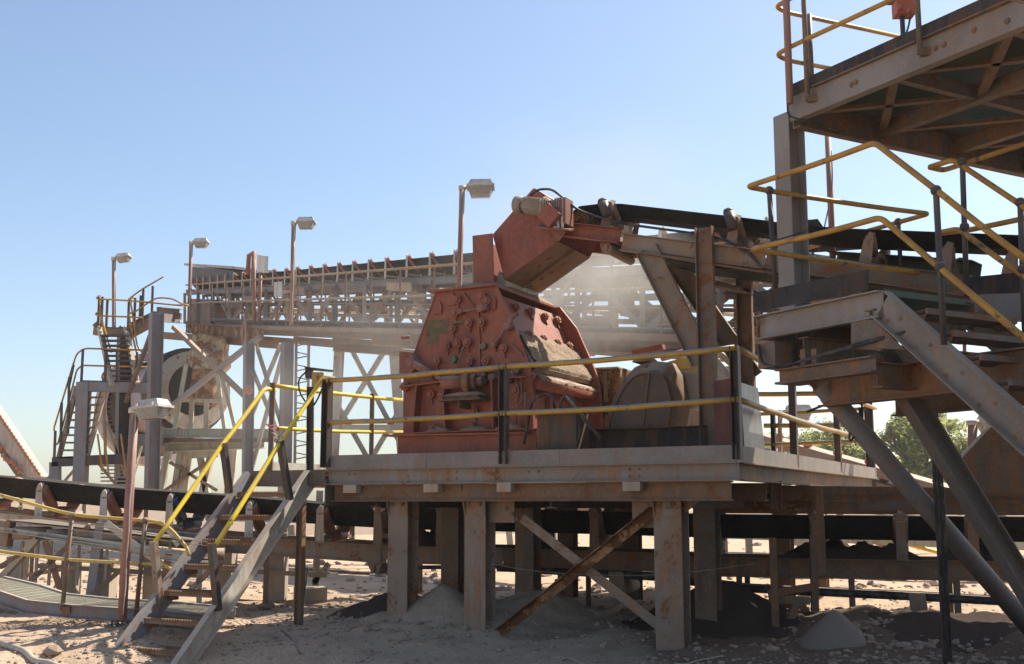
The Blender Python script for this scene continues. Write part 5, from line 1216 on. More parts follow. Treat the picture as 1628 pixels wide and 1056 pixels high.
# underside clutter of the gallery
for i in range(14):
    x = 400+i*62; a = GP(x, DECK(x)+22)+NG*.1; bar(ga, a, a+NG*2.6, .1, .16, 'under_steel', 'cross_beam')
bar(ga, GP(480, 545), GP(720, 566), 1, 1, 'brown_steel', 'lower_rail', C_(.07, .12, .01)); bar(ga, GP(480, 540)+NG*1.2, GP(720, 556)+NG*1.2, .1, .1, 'brown_steel', 'lower_rail')
for k, (dy, dn, r, m_) in enumerate(((-8, .9, .05, 'under_steel'), (-22, 1.9, .06, 'wood_beam'), (-36, 1.3, .04, 'brown_steel'), (9, 2.2, .08, 'brown_steel'))):
    mb = MB(); mb.tube([GP(X0, DECK(X0)+dy)+NG*dn, GP(X1, DECK(X1)+dy*1.5)+NG*dn], r, 6); mb.obj('pipe_run', m_, ga)
rq = random.Random(4)
for i in range(120):
    x = rq.uniform(315, 1240); y0 = DECK(x)-(DECK(x)-TOPR(x))*rq.uniform(.1, .75); h_ = (DECK(x)-TOPR(x))*rq.uniform(.03, .16); w_ = rq.uniform(8, 34)*(.6+x/1100)
    f_ = NG*rq.uniform(.8, 2.4); mb = MB(); mb.plate([GP(x, y0)+f_, GP(x+w_, y0+rq.uniform(-3, 5))+f_, GP(x+w_, y0-h_)+f_, GP(x, y0-h_)+f_], NG*.05); mb.obj('hanging_sheet', rq.choice(['brown_steel', 'wood_beam', 'under_steel', 'dusty_brown', 'column_steel']), ga)
# far handrail of the gallery
for yy in (TOPR, MIDR):
    mb = MB(); mb.tube([GP(X0, yy(X0))+NG*3.1, GP(X1, yy(X1))+NG*3.1], .03, 5); mb.obj('rail', 'tan_rail', ga)
for x in range(310, 1300, 34): bar(ga, GP(x, DECK(x))+NG*3.1, GP(x, TOPR(x))+NG*3.1, .06, .06, 'under_steel', 'rail_post', L_(.055, .055, .01))
# head hood and drive
mb = MB(); a = T1_(303, 450); mb.plate([T1_(303, 447), T1_(303, 424), T1_(372, 430), T1_(368, 448)], NG*2.0); mb.obj('head_hood', 'dark_steel', ga)
mb = MB(); mb.plate([T1_(300, 423)-NG*.2, T1_(373, 428)-NG*.2, T1_(373, 428)+NG*2.3, T1_(300, 423)+NG*2.3], (0, 0, .1)); mb.obj('hood_roof', 'pale_steel', ga)
mb = MB(); mb.plate([T1_(298, 475), T1_(334, 476), T1_(334, 513), T1_(298, 513)], NG*1.2); mb.obj('counterweight_box', 'under_steel', ga)
bar(ga, GP(296, 522), GP(420, 532), 1, 1, 'rusty_sheet', 'rusty_beam', C_(.1, .35, .012, 1)); bar(ga, GP(240, 532)+NG*.6, GP(410, 545)+NG*.6, .2, .3, 'brown_steel', 'rusty_beam')
pb_ = thing('panel_box', 'cream control panel on a red frame above the gallery handrail', 'panel', GP(408, 440))
mb = MB(); mb.plate([GP(409, 405), GP(421, 407), GP(420, 434), GP(408, 432)], NG*.12); mb.obj('cabinet', 'cream_paint', pb_)
mb = MB(); mb.tube([GP(394, 437), GP(396, 406), GP(404, 401), GP(403, 437)], .08, 6); mb.tube([GP(404, 401), GP(404, 512)], .06, 6); mb.tube([GP(414, 434), GP(412, 512)], .06, 6); mb.obj('frame', 'dull_red', pb_)
mb = MB(); mb.plate([GP(437, 449), GP(449, 448), GP(449, 472), GP(437, 472)], NG*-.03); sg_ = mb.obj('notice_board', 'chalk_grey', label='small grey notice board hanging on the gallery handrail', cat='sign')
mb = MB(); c = GP(396, 530)-NG*.15
for k in range(4): mb.tube([c+DG*(.18*math.sin(t)+.03*k)+UP*(.45*math.cos(t))*(1-.06*k) for t in [i*math.pi/8 for i in range(17)]], .03, 5)
mb.obj('cable_coil', 'cable_pink', label='coil of pinkish cable hanging from the gallery edge', cat='cable')
for px, y0, y1, d, s, lb_, ln in ((467, 353, 517, 31, 1.75, 'lamp post on the gallery between the head hood and the tall lamp post', -4), (304, 385, 520, 43, 2.0, 'lamp post beside the dark hood at the head of the gallery', -4), (181, 410, 524, 41, 2.0, 'leftmost lamp post standing behind the stair tower', 0)):
    lamp(px, y0, y1, d, s, lb_, lean=ln, tilt=.02 if px != 181 else .12, hs={467: 1.22, 304: 1.36, 181: 1.25}[px])
# supports of the gallery
def member(parent, x0, y0, d0, x1, y1, d1, w, m, name='brace', prof=None, up=UP):
    return bar(parent, P(x0, y0, d0), P(x1, y1, d1), w, w, m, name, prof, up=up)
t1 = thing('gallery_trestle', 'narrow braced steel trestle under the gallery left of the crusher', 'trestle', P(585, 790, 26))
for x0, y0, x1, y1 in ((540, 548, 526, 800), (626, 558, 646, 800)): member(t1, x0, y0, 25, x1, y1, 25, .18, 'pale_steel', 'leg', I_(.2, .2))
for x0, y0, x1, y1 in ((552, 550, 640, 720), (616, 556, 533, 690), (536, 650, 590, 745), (640, 650, 585, 745)): member(t1, x0, y0, 25.1, x1, y1, 25.1, .1, 'pale_steel', 'brace', L_(.14, .1))
member(t1, 530, 680, 25, 642, 680, 25, .12, 'pale_steel', 'tie')
member(t1, 530, 552, 24.8, 640, 560, 24.8, .3, 'column_steel', 'head_beam', I_(.2, .16))
t2 = thing('gallery_trestle', 'trestle of two columns with crossed braces beside the drum', 'trestle', P(420, 790, 34))
for x0, x1, w in ((396, 393, .26), (457, 452, .3)): member(t2, x0, 545, 33, x1, 800, 33, w, 'blue_grey_steel', 'column', I_(w, w, .02, .014), up=NG)
for x0, y0, x1, y1 in ((405, 548, 450, 690), (448, 548, 400, 665), (400, 590, 452, 720), (452, 560, 398, 760)): member(t2, x0, y0, 33.1, x1, y1, 33.1, .14, 'pale_steel', 'brace', L_(.16, .1))
mb = MB()
for x in (471, 491): mb.ext(P(x, 545, 32), P(x-3, 790, 32), R_(.06, .12))
for i in range(24):
    y = 550+i*10; mb.ext(P(471, y, 32), P(490, y+(4 if i % 2 else -4), 32), R_(.04, .03))
mb.obj('cable_ladder', 'under_steel', label='upright cable ladder full of cables beside the gallery columns', cat='ladder')
t3 = thing('gallery_trestle', 'tall grey head column of the gallery beside the rotary drum with long braces', 'trestle', P(250, 790, 38))
member(t3, 249, 498, 38, 241, 790, 38, .45, 'blue_grey_steel', 'column', I_(.46, .4, .03, .02), up=NG)
member(t3, 249, 500, 38, 285, 503, 40, .3, 'blue_grey_steel', 'head_beam', C_(.15, .5, .02)); member(t3, 276, 520, 37.5, 405, 645, 35, .2, 'column_steel', 'brace', R_(.15, .13)); member(t3, 414, 535, 35, 262, 655, 37.5, .2, 'blue_grey_steel', 'brace', R_(.17, .13))
member(t3, 240, 530, 38.1, 200, 640, 39, .2, 'under_steel', 'brace', R_(.12, .1))
member(t3, 198, 520, 40.5, 193, 790, 40.5, .5, 'dark_steel', 'column', I_(.55, .4, .03, .02), up=NG)
mb = MB(); mb.sph(P(395, 620, 32.5), .14); mb.obj('red_beacon', 'roller_orange', label='small red beacon on the column right of the drum', cat='beacon')
# ------------------------------------------------------------------ rotary drum
dr = thing('rotary_drum', 'large rotary drum with open ring end, toothed gear and rusty feed spout', 'drum', P(300, 790, 42))
dc = P(308, 620, 42); ax_ = V(-.62, .78, -.03).normalized(); sx_ = ax_.cross(UP).normalized(); ux = sx_.cross(ax_)
def ringm(mb, c, r0, r1, t, seg=40):
    vs = []; fs = []
    for k in range(seg):
        a = 2*math.pi*k/seg; e = sx_*math.cos(a)+ux*math.sin(a)
        vs += [c+e*r0, c+e*r1, c+e*r1+ax_*t, c+e*r0+ax_*t]
    for k in range(seg):
        b, n_ = k*4, ((k+1) % seg)*4
        for i in range(4): fs.append([b+i, b+(i+1) % 4, n_+(i+1) % 4, n_+i])
    mb.add(vs, fs, False)
mb = MB(); ringm(mb, dc, .95, 1.42, .25); mb.obj('end_ring', 'pale_steel', dr)
mb = MB(); ringm(mb, dc+ax_*.25, 1.2, 1.3, 5.6); mb.obj('shell', 'pinkish_shell', dr)
mb = MB(); ringm(mb, dc+ax_*.5, 1.3, 1.6, .45); ringm(mb, dc+ax_*5.0, 1.3, 1.42, .35); mb.obj('riding_tyre', 'dark_steel', dr)
gc = dc+ax_*3.6-UP*.35
mb = MB(); ringm(mb, gc, 1.45, 1.75, .3, 64)
for k in range(64):
    a = 2*math.pi*k/64; e = sx_*math.cos(a)+ux*math.sin(a); mb.box(gc+e*1.79+ax_*.15, (.12, .1, .3), (e, e.cross(ax_), ax_))
mb.obj('girth_gear', 'under_steel', dr)
mb = MB(); mb.cyl(gc+ax_*.3, gc+ax_*.36, 1.8, seg=36); mb.obj('dark_disc', 'dark_steel', dr)  # dark disc added so the inside of the gear ring looks dark
mb = MB(); ringm(mb, gc-ax_*.1, 1.9, 2.2, .5, 40); mb.obj('gear_guard', 'pinkish_shell', dr)
mb = MB(); mb.cyl(dc+ax_*1.6, dc+ax_*1.65, 1.19, seg=30); mb.obj('inner_baffle', 'dark_steel', dr)
for k in range(10):
    a = 2*math.pi*k/10+.2; e = sx_*math.cos(a)+ux*math.sin(a); inst('bolt', bolt_mesh(.06, .05) if k == 0 else bpy.data.meshes['bolt.002'] if 'bolt.002' in bpy.data.meshes else BOLT_U, basis(-ax_, UP, dc+e*1.3), dr)
# spout
sp = thing('feed_spout', 'rust-streaked spout dropping from the gallery head into the drum', 'spout', P(325, 650, 40.5))
q = lambda x, y, d=40.4: P(x, y, d)
mb = MB(); mb.plate([q(306, 530), q(355, 533), q(352, 560), q(303, 557)], (0, 1.0, 0)); mb.obj('spout_neck', 'mint_rusty', sp)
mb = MB(); mb.plate([q(301, 557, 40.2), q(353, 560, 40.2), q(353, 578, 40.2), q(345, 586, 40.2), q(306, 586, 40.2), q(296, 575, 40.2)], (0, 1.3, 0)); mb.obj('spout_box', 'mint_rusty', sp)
mb = MB(); mb.plate([q(306, 587, 40.3), q(342, 587, 40.3), q(336, 645, 41), q(300, 640, 41)], (0, .9, 0)); mb.obj('spout_tongue', 'rusty_sheet', sp)
for x0, y0, x1, y1, d in ((296, 580, 276, 690, 40.1), (345, 590, 358, 690, 40.1), (352, 590, 376, 690, 40.6), (282, 636, 352, 638, 40.0), (305, 640, 303, 690, 40.2), (328, 640, 328, 690, 40.2)): member(sp, x0, y0, d, x1, y1, d, .14, 'pale_green_steel', 'frame_bar', R_(.15, .12))
# drum base
db = thing('drum_base', 'pale green braced steel base carrying the rotary drum', 'base', P(330, 790, 41))
member(db, 235, 688, 40, 440, 690, 37, .3, 'pale_green_steel', 'base_beam', I_(.25, .3, .03, .02)); member(db, 262, 712, 40.4, 420, 706, 39, .2, 'pale_green_steel', 'base_beam', I_(.25, .3, .03, .02))
member(db, 262, 700, 39.5, 445, 700, 36.5, .12, 'under_steel', 'pipe_rail', R_(.1, .12)); member(db, 300, 722, 40.6, 345, 720, 40.6, .3, 'pale_green_steel', 'base_beam')
for x0, x1 in ((270, 252), (290, 275), (222, 196), (315, 332), (340, 318), (352, 372), (300, 290), (372, 362)): member(db, x0, 705, 40.8, x1, 800, 40.8, .22, 'pale_green_steel' if x0 % 4 else 'pale_steel', 'leg', R_(.3, .2))
member(db, 270, 735, 40.6, 345, 780, 40.6, .16, 'column_steel', 'brace', R_(.14, .1)); member(db, 335, 732, 40.6, 262, 780, 40.6, .16, 'column_steel', 'brace', R_(.14, .1)); member(db, 250, 700, 39, 212, 700, 41, .4, 'blue_grey_steel', 'base_beam')
# ------------------------------------------------------------------ stair tower at the left
tw = thing('stair_tower', 'tall stair tower with zigzag stairs and thin handrails at far left', 'stair tower', P(150, 800, 39))
T = lambda x0, y0, x1, y1, w, m='blue_grey_steel', n='frame_bar', d=39, d1=None: member(tw, x0, y0, d, x1, y1, d1 or d, w, m, n, R_(w, w))
def pipe(pts, d=39, r=.032, m='ochre_rail', n='rail'):
    mb = MB(); mb.tube(arc([P(x, y, dd if dd else d) for x, y, dd in [(p+(0,))[:3] for p in pts]], .25, 3), r, 5); return mb.obj(n, m, tw)
# columns
T(134, 608, 127, 790, .40, n='column'); T(88, 735, 88, 790, .3, n='column')
# platforms
T(128, 615, 240, 617, .32, n='platform_beam'); T(130, 606, 238, 609, .06, 'green_grating', 'platform_grating'); T(85, 735, 215, 730, .3, 'dark_steel', 'platform_beam'); T(85, 728, 215, 722, .05, 'green_grating', 'platform_grating')
T(150, 527, 212, 531, .25, 'column_steel', 'platform_beam', 40); T(152, 520, 215, 524, .06, 'green_grating', 'platform_grating', 40); T(200, 534, 248, 508, .3, 'column_steel', 'platform_beam', 40); T(243, 500, 288, 503, .2, 'under_steel', 'kick_plate', 39.5); T(206, 520, 246, 500, .2, 'under_steel', 'kick_plate', 40)
T(150, 520, 158, 513, .15, 'under_steel', 'kick_plate', 40)
# lower stair (127,612)->(90,733) and treads ; (155,612)->(140,735)
for x0, y0, x1, y1 in ((122, 614, 92, 735), (168, 616, 136, 735)): T(x0, y0, x1, y1, .14, 'wood_beam', 'stringer')
for i in range(10):
    f = (i+.5)/10; y = 614+120*f; mb = MB(); mb.ext(P(122-30*f, y, 39), P(168-32*f, y, 39), R_(.3, .05)); mb.obj('tread', 'under_steel', tw)
for x0, y0, x1, y1 in ((158, 520, 178, 612), (200, 520, 218, 610)): T(x0, y0, x1, y1, .14, 'pale_steel', 'stringer', 39.8, 38.8)
for i in range(10):
    f = (i+.5)/10; y = 530+80*f; mb = MB(); mb.ext(P(160+20*f, y, 39.5-.5*f), P(203+16*f, y, 39.5-.5*f), R_(.3, .05)); mb.obj('tread', 'dark_steel', tw)
# rails (traced)
pipe([(236, 557), (134, 554), (122, 562), (116, 580), (86, 680), (86, 685)]); pipe([(238, 584), (130, 581), (122, 588), (92, 706), (85, 708)])
pipe([(170, 612), (160, 600), (168, 588), (150, 660), (140, 735)]); pipe([(178, 560), (170, 557), (160, 500), (158, 470), (152, 475), (205, 478), (290, 486)], 39.6); pipe([(182, 555), (176, 558), (163, 512), (158, 495), (150, 500), (160, 502), (226, 505)], 39.6)
pipe([(204, 476), (214, 473), (207, 474), (218, 550), (226, 562), (238, 557)], 39.6); pipe([(204, 498), (212, 498), (228, 487), (248, 473), (275, 475), (290, 484), (300, 486)], 39.6); pipe([(204, 498), (213, 545), (222, 580)], 39.6)
pipe([(207, 474), (223, 462), (260, 440)], 39.6)
for x0, y0, x1 in ((132, 555, 129), (117, 580, 110), (186, 556, 186), (168, 560, 167)): T(x0, y0, x1, 612, .07, 'dark_steel', 'rail_post')
for x0, y0, y1 in ((158, 470, 517), (163, 472, 520), (171, 476, 520), (215, 474, 530), (224, 470, 510), (228, 460, 515), (243, 455, 510), (205, 480, 540)): T(x0, y0, x0-2, y1, .07, 'dark_steel', 'rail_post', 39.7)
for x0, y0, y1 in ((110, 600, 690), (98, 640, 728), (88, 685, 735), (140, 620, 720)): T(x0, y0, x0-2, y1, .07, 'dark_steel', 'rail_post', 38.9)
T(218, 560, 215, 612, .06, 'dark_steel', 'rail_post', 39)
for x0, y0, x1, y1 in ((85, 752, 60, 775), (120, 745, 90, 780), (155, 735, 200, 790), (170, 670, 200, 760), (165, 620, 168, 740), (185, 700, 190, 760)): T(x0, y0, x1, y1, .08, 'wood_beam', 'brace', 40)
for x0, y0, x1, y1 in ((155, 690, 163, 750), (165, 690, 173, 755), (192, 690, 200, 750)): T(x0, y0, x1, y1, .05, 'ochre_rail', 'rail', 38.5)
for i in range(8): T(160, 735+i*6, 200, 735+i*6, .05, 'pale_green_steel', 'ladder_rung', 40)
# ------------------------------------------------------------------ far left stacker conveyor
fs_ = thing('stacker_conveyor', 'pale steeply inclined conveyor with red rollers entering at the left edge', 'conveyor', P(20, 770, 55))
member(fs_, -30, 628, 55, 62, 765, 55, .5, 'pale_steel', 'cover', R_(.9, .7)); member(fs_, -30, 660, 55, 50, 775, 55, .5, 'under_steel', 'frame_beam', R_(.7, .35))
for i in range(22):
    f = i/21; mb = MB(); mb.sph(P(-14+76*f, 645+112*f-4, 54.5), .09, 6, 4); mb.obj('roller', 'roller_orange', fs_)
for i in range(14):
    f = i/13; mb = MB(); mb.sph(P(-10+48*f, 700+62*f+random.uniform(-6, 6), 54.4), .12, 6, 4); mb.obj('roller', 'roller_orange', fs_)
# ------------------------------------------------------------------ lower left tangle: tail end of a short conveyor
tc = thing('tail_conveyor', 'short dusty tail conveyor with rollers and slanting legs at lower left', 'conveyor', P(120, 950, 15.5))
VT = VP(pxy(0, 840, 15.6), pxy(330, 870, 15.2)-pxy(0, 840, 15.6)); NT = v3(V(-VT.d.y, VT.d.x)); NT = NT if NT.y > 0 else -NT
mb = MB()
pp = [VT(10, 829), VT(110, 839), VT(330, 865)]
for a, b in zip(pp, pp[1:]): mb.plate([a, b, b+NT*.8, a+NT*.8], (0, 0, .02))
mb.obj('belt', 'belt_rubber', tc)
for x0, y0, x1, y1 in ((0, 845, 330, 888), (60, 853, 330, 902)): bar(tc, VT(x0, y0), VT(x1, y1), 1, 1, 'pale_steel', 'side_rail', L_(.06, .06, .008))
mb = MB(); mb.plate([VT(-30, 822), VT(16, 830), VT(10, 870), VT(-30, 862)], NT*.15); mb.obj('end_plate', 'column_steel', tc)
for x, y, l, r in ((18, 848, .45, .085), (70, 850, .3, .07), (300, 882, .4, .08)):
    mb = MB(); c = VT(x, y)+NT*.05; mb.cyl(c, c+v3(VT.d)*l*(1 if VT.d.x > 0 else -1)+NT*.15, r, seg=16); mb.obj('roller', 'roller_brown', tc)
for x0, y0, x1, y1, w, m_ in ((140, 832, 36, 930, .07, 'under_steel'), (66, 862, 94, 950, .09, 'brown_steel'), (152, 830, 130, 990, .12, 'blue_grey_steel'), (165, 836, 290, 930, .09, 'pale_steel'), (0, 925, 60, 860, .08, 'wood_beam'),
                       (205, 890, 130, 955, .06, 'brown_steel'), (262, 880, 250, 960, .1, 'brown_steel'), (260, 838, 280, 870, .06, 'pale_steel'), (0, 905, 40, 880, .06, 'brown_steel'), (40, 918, 120, 905, .05, 'column_steel'), (300, 945, 345, 900, .06, 'column_steel'), (313, 880, 312, 960, .07, 'blue_grey_steel')):
    bar(tc, VT(x0, y0), VT(x1, y1), 1, 1, m_, 'frame_bar', L_(w, w, .01), up=NT)
for x in (3, 28, 50, 76, 96, 118, 142, 168, 245): bar(tc, VT(x, 862)+NT*.5, VT(x-5, 935)+NT*.5, .035, .035, 'pale_steel', 'upright_bar')
for x, y, w, h in ((115, 880, 18, 40), (172, 870, 22, 50), (245, 905, 20, 30), (28, 900, 20, 22), (360, 885, 26, 45), (440, 890, 30, 25)):
    mb = MB(); c = P(x, y, 16.8); c.z = max(G(c.x, c.y)+.1, .2); mb.box(V(c.x, c.y, G(c.x, c.y)+.3), (w/110, .35, .7)); mb.obj('concrete_pier', 'concrete', label=f'dusty concrete pier {"far left behind the walkway" if x < 60 else "behind the thin uprights" if x < 130 else "left of the red lamp post" if x < 200 else "right of the red lamp post" if x < 300 else "behind the middle of the yellow stair" if x < 400 else "behind the near stair stringer"}', cat='pier', group='concrete piers behind the left walkway')
for x0, y0, x1, y1, d in ((330, 905, 520, 915, 16.6), (60, 900, 320, 915, 16.4)):
    bar(tc, P(x0, y0, d), P(x1, y1, d), .06, .06, 'wood_beam', 'ground_rail')
# concrete block with steel foot
fb = thing('pipe_support', 'slim steel support standing on a square concrete block', 'support', P(488, 950, 16.5))
c = P(489, 955, 16.6); mb = MB(); mb.box(V(c.x, c.y+.2, G(c.x, c.y)+.02), (.42, .42, .36), (V(.95, .3, 0), V(-.3, .95, 0), UP)); mb.obj('concrete_block', 'concrete', fb)
for x0, y0, x1, y1, w in ((503, 780, 496, 932, .07), (495, 880, 520, 845+50, .0), (520, 893, 495, 925, .05)):
    if w: bar(fb, P(x0, y0, 16.8), P(x1, y1, 16.8), 1, 1, 'pale_steel', 'upright', L_(w+.03, w, .008), up=V(0,1,0))
mb = MB(); a = hz(480, 985, G(-2.5, 14)); mb.tube(arc([V(a.x, a.y+.35, .6), V(a.x-.05, a.y+.3, .15), V(a.x-.12, a.y, .03+G(a.x, a.y)), V(a.x-.1, a.y-.15, .02+G(a.x-.1, a.y-.15))], .1), .010, 6); mb.obj('loose_cable', 'hose_rubber', label='thin loose cable trailing from the foot of the brown landing post', cat='cable')
def gcurve(pts, r, m, label, name='loose_hose', cat='hose'):
    w = []
    for x, y in pts:
        q = hz(x, y, 0)
        for _ in range(4): q = hz(x, y, G(q.x, q.y))
        w.append(V(q.x, q.y, G(q.x, q.y)+r*.8))
    mb = MB(); w = arc(w, .3, 6); w = [V(p.x, p.y, max(p.z, G(p.x, p.y)+r*.6)) for p in w]; mb.tube(w, r, 8); return mb.obj(name, m, label=label, cat=cat)
gcurve([(448, 1004), (462, 1014), (478, 1022)], .014, 'under_steel', 'short bent bar lying on the ground right of the stair foot')
gcurve([(882, 1048), (905, 1040), (950, 1036), (1010, 1040)], .008, 'pale_steel', 'thin pale wire lying on the dark ground below the cross braces', 'loose_wire', 'wire')
gcurve([(1072, 1056), (1090, 1042), (1110, 1038), (1150, 1044)], .008, 'pale_steel', 'thin pale wire curling at the bottom edge near the third column', 'loose_wire', 'wire')
mb = MB(); mb.tube(arc([P(930, 972, 13.9), P(950, 980, 13.8), P(972, 975, 14.2), P(992, 955, 15.2)], .3, 6), .055, 12); mb.obj('bent_pipe', 'roller_brown', label='short bent pipe lying on the ground behind the cross braces', cat='pipe')
gcurve([(0, 1017), (60, 1020), (130, 1022)], .035, 'pale_steel', 'pale pipe lying half buried on the ground at lower left', 'buried_pipe', 'pipe')
# ------------------------------------------------------------------ things far behind, seen under the belts and on the right
rc = thing('covered_conveyor', 'pale roofed conveyor with red rollers sloping down behind the trees on the right', 'conveyor', P(1340, 770, 34))
bar(rc, P(1190, 690, 36), P(1620, 812, 30), 1, 1, 'column_steel', 'roof_sheet', R_(.9, .25)); bar(rc, P(1190, 712, 36), P(1620, 835, 30), 1, 1, 'under_steel', 'truss_beam', R_(.7, .2))
for i in range(9):
    f = i/8; mb = MB(); mb.sph(P(1195, 682, 35.6).lerp(P(1610, 798, 29.6), f), .1, 8, 6, (1.5, 1, 1)); mb.obj('roller', 'roller_orange', rc)
for x0, y0, x1, y1 in ((1400, 770, 1400, 870), (1290, 740, 1290, 870), (1480, 790, 1480, 870), (1398, 775, 1410, 755)): member(rc, x0, y0, 33, x1, y1, 33, .18, 'dull_red' if x0 == 1398 else 'pale_steel', 'leg', R_(.2, .2))
lamp(1240, 653, 790, 27, 1.5, 'distant lamp post seen under the side rail of the crusher deck', tilt=.0)
lamp(1546, 670, 800, 17, 1.1, 'red lamp post half hidden behind the right stair stringer', tilt=.0, r=.06)
fc2 = thing('far_conveyor', 'distant low conveyor on pale supports seen under the belt at right', 'conveyor', P(1350, 900, 24))
bar(fc2, P(1100, 846, 24), P(1640, 866, 21), 1, 1, 'pale_green_steel', 'frame_beam', R_(.3, .2)); bar(fc2, P(1200, 835, 25), P(1450, 905, 22), 1, 1, 'pale_steel', 'chute_side', R_(.3, .3))
for x in (1150, 1190, 1232, 1330, 1378, 1400, 1432, 1530, 1560, 1600): member(fc2, x, 840, 23, x+random.uniform(-12, 12), 900, 23, .12, random.choice(['pale_steel', 'wood_beam', 'blue_grey_steel', 'dull_red']), 'leg', R_(.12, .12))
rail(fc2, [P(1400, 852, 22), P(1445, 866, 22), P(1520, 885, 22)], 'bright_yellow', .04); rail(fc2, [P(1300, 846, 22), P(1620, 852, 22)], 'ochre_rail', .03)
fc3 = thing('background_pipework', 'row of pale pipes and posts on the lit ground behind the low conveyor', 'frame', P(900, 900, 26))
for x in (430, 462, 540, 600, 690, 730, 808, 838, 880, 1000, 1060): member(fc3, x, 835, 25, x+random.uniform(-6, 6), 888, 25, .14, random.choice(['pale_steel', 'wood_beam', 'blue_grey_steel', 'column_steel']), 'upright', R_(.13, .13))
bar(fc3, P(400, 884, 22), P(900, 887, 25), .1, .1, 'under_steel', 'pipe'); bar(fc3, P(330, 820, 28), P(1060, 842, 27), .3, .25, 'pale_steel', 'frame_beam', R_(.3, .22)); bar(fc3, P(330, 800, 28), P(1060, 812, 27), .3, .25, 'wood_beam', 'frame_beam', R_(.3, .12))
gcurve([(470, 905), (560, 912), (620, 915)], .03, 'under_steel', 'dark pipe lying across the lit ground behind the concrete block', 'ground_pipe', 'pipe')
# spoil banks on the horizon
for x, y, d, r, h, lab in ((620, 800, 85, 38, 2.2, 'long low pale spoil bank on the horizon behind the crusher platform'), (180, 800, 95, 40, 2.4, 'low pale spoil bank on the horizon at the far left'), (1500, 800, 100, 60, 1.6, 'low pale spoil bank on the horizon behind the trees')):
    q = P(x, y, d); heap('spoil_bank', q.x, q.y, r, h, 'dust', lab, 60, 14, .25, .8, 1.0, zb=-.2)
# ------------------------------------------------------------------ trees
def tree(px, base_y, d, h, r, label, n=5200, seed=1, trunk=.25, cz=.62, leafs=.16, dens=1.0):
    rg = random.Random(seed); b = P(px, base_y, d); b.z = 0
    t = thing('broadleaf_tree', label, 'tree', b, 'trees beyond the yard')
    mb = MB(); nodes = []
    def limb(p, dr, L, rad, dep):
        q = p + dr*L; m_ = p.lerp(q, .5)+V(rg.uniform(-.06, .06), rg.uniform(-.06, .06), 0)*L
        mb.cyl(p, m_, rad, rad*.8, 7, False); mb.cyl(m_, q, rad*.8, rad*.6, 7, False)
        if dep == 0: nodes.append(q); return
        for k in range(3 if dep > 1 else 4):
            a = rg.uniform(0, 6.28); s_ = rg.uniform(.45, .9); limb(q, (dr+V(math.cos(a)*s_, math.sin(a)*s_, rg.uniform(-.1, .4))).normalized(), L*rg.uniform(.6, .85), rad*.58, dep-1)
        nodes.append(q)
    limb(b-UP*.3, UP, h*.32, trunk, 3); mb.obj('trunk', 'bark', t)
    c0 = b+UP*h*cz; clumps = []
    for i in range(120):
        a = rg.uniform(0, 6.28); u = rg.uniform(-.8, 1); rr = rg.uniform(.35, 1)**.5; k = math.sqrt(max(0, 1-u*u*.9))
        clumps.append((c0+V(math.cos(a)*k*r*rr, math.sin(a)*k*r*rr, u*h*.36*rr), rg.uniform(.14, .30)*r))
    clumps += [(q, .22*r) for q in nodes[::2]]
    mb = MB()
    for i in range(n):
        c, cr_ = rg.choice(clumps); v = V(rg.gauss(0, 1), rg.gauss(0, 1), rg.gauss(0, .8)); v = v.normalized()*cr_*rg.uniform(.3, 1.05)
        p = c+v; s_ = leafs*rg.uniform(.6, 1.3); e1 = V(rg.uniform(-1, 1), rg.uniform(-1, 1), rg.uniform(-.6, .6)).normalized()*s_; e2 = V(rg.uniform(-1, 1), rg.uniform(-1, 1), rg.uniform(-.6, .6)).normalized()*s_*.6
        mb.add([p-e1, p+e2, p+e1, p-e2], [[0, 1, 2, 3]])
    mb.obj('crown', 'leaf', t); return t
tree(1483, 820, 62, 7.0, 2.1, 'rounded leafy tree between the slanting struts on the right', 11000, 3, leafs=.15)
tree(1335, 820, 66, 6.2, 2.6, 'loose pale tree behind the covered conveyor near the tube strut', 6500, 5, leafs=.15)
tree(1262, 820, 64, 5.8, 1.6, 'thin sparse tree seen beside the distant lamp post', 2200, 9, leafs=.15)
tree(1425, 820, 75, 4.6, 2.2, 'low bushy tree between the two taller trees', 5000, 12, leafs=.16)
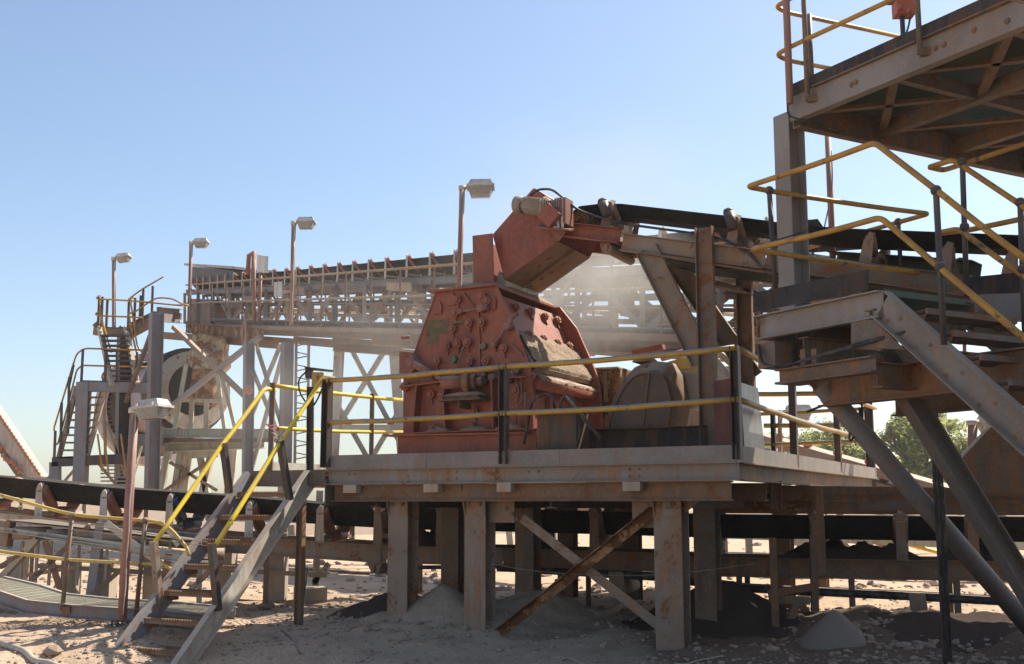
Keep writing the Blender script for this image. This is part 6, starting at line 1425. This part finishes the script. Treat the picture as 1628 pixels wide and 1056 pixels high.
# ------------------------------------------------------------------ air
def volbox(name, lo, hi, dens, col=(.95, .93, .90), aniso=.35, label=None, cat='haze'):
    m = bpy.data.materials.new(name); m.use_nodes = True; t = m.node_tree; t.nodes.remove(t.nodes['Principled BSDF'])
    v = t.nodes.new('ShaderNodeVolumePrincipled'); v.inputs['Color'].default_value = (*col, 1); v.inputs['Density'].default_value = dens; v.inputs['Anisotropy'].default_value = aniso
    t.links.new(v.outputs[0], t.nodes['Material Output'].inputs['Volume']); M[name] = m
    mb = MB(); mb.box([(a+b)/2 for a, b in zip(lo, hi)], [b-a for a, b in zip(lo, hi)]); o = mb.obj(name, name, kind='stuff', label=label, cat=cat); return o, t, v
volbox('haze', (-110, -15, -2.5), (110, 150, 14), .0006, label='pale dusty haze filling the air over the yard')
def puff(cx, dens, loc, rad, label, nscale=.5):
    name = 'dust_cloud'; m = bpy.data.materials.new(name); m.use_nodes = True; t = m.node_tree; t.nodes.remove(t.nodes['Principled BSDF'])
    v = t.nodes.new('ShaderNodeVolumePrincipled'); v.inputs['Color'].default_value = (.93, .84, .74, 1); v.inputs['Anisotropy'].default_value = .2
    tc_ = t.nodes.new('ShaderNodeTexCoord'); ln = t.nodes.new('ShaderNodeVectorMath'); ln.operation = 'LENGTH'; t.links.new(tc_.outputs['Object'], ln.inputs[0])
    mr = t.nodes.new('ShaderNodeMapRange'); mr.interpolation_type = 'SMOOTHSTEP'; mr.inputs[1].default_value = 1; mr.inputs[2].default_value = .15; mr.inputs[3].default_value = 0; mr.inputs[4].default_value = 1; t.links.new(ln.outputs['Value'], mr.inputs[0])
    no = t.nodes.new('ShaderNodeTexNoise'); no.inputs['Scale'].default_value = nscale*3; no.inputs['Detail'].default_value = 5; no.inputs['Roughness'].default_value = .6; t.links.new(tc_.outputs['Object'], no.inputs['Vector'])
    m2 = t.nodes.new('ShaderNodeMapRange'); m2.inputs[1].default_value = .38; m2.inputs[2].default_value = .66; m2.inputs[3].default_value = .1; m2.inputs[4].default_value = 2.0; t.links.new(no.outputs['Fac'], m2.inputs[0])
    mu = t.nodes.new('ShaderNodeMath'); mu.operation = 'MULTIPLY'; t.links.new(mr.outputs[0], mu.inputs[0]); t.links.new(m2.outputs[0], mu.inputs[1])
    mw = t.nodes.new('ShaderNodeMath'); mw.operation = 'MULTIPLY'; t.links.new(mu.outputs[0], mw.inputs[0]); mw.inputs[1].default_value = dens; t.links.new(mw.outputs[0], v.inputs['Density'])
    t.links.new(v.outputs[0], t.nodes['Material Output'].inputs['Volume']); M[name+label] = m
    mb = MB(); mb.sph((0,0,0), 1, 20, 12); me = mb.mesh(name, name+label, V(0,0,0))
    inst(name, me, Matrix.Translation(loc) @ Matrix.Diagonal((*rad, 1)), None, label=label, cat='dust cloud', kind='stuff')
puff(0, .42, P(935, 470, 17.6), (2.3, 1.9, 1.5), 'drifting cloud of pale dust behind the mouth of the red chute')
puff(0, .07, P(600, 600, 24), (5.2, 3.0, 3.2), 'thin pale dust hanging under the gallery left of the crusher')
puff(0, .07, P(930, 330, 19.5), (3.6, 2.4, 2.2), 'faint plume of dust rising above the red chute against the sky', .4)
rr_ = random.Random(5); mb = MB()
for cx_, cy_, r_ in ((-.95, 13.95, 1.25), (.35, 14.3, 1.4), (3.75, 12.9, 1.0), (5.1, 12.3, 1.1), (2.6, 13.9, 1.2), (3.85, 12.0, .38)):
    for i in range(230):
        a = rr_.uniform(0, 6.28); d = r_*rr_.gauss(.95, .13); s_ = .012+.045*rr_.random()**3
        x, y = cx_+d*math.cos(a), cy_+d*math.sin(a); random.seed(i); mb.add([V(x, y, G(x, y)+s_*.2)+v for v in rock_verts(s_)], ICO)
mb.obj('heap_stones', 'stone', kind='stuff', label='coarse stones rolled to the feet of the spoil heaps', cat='stones')
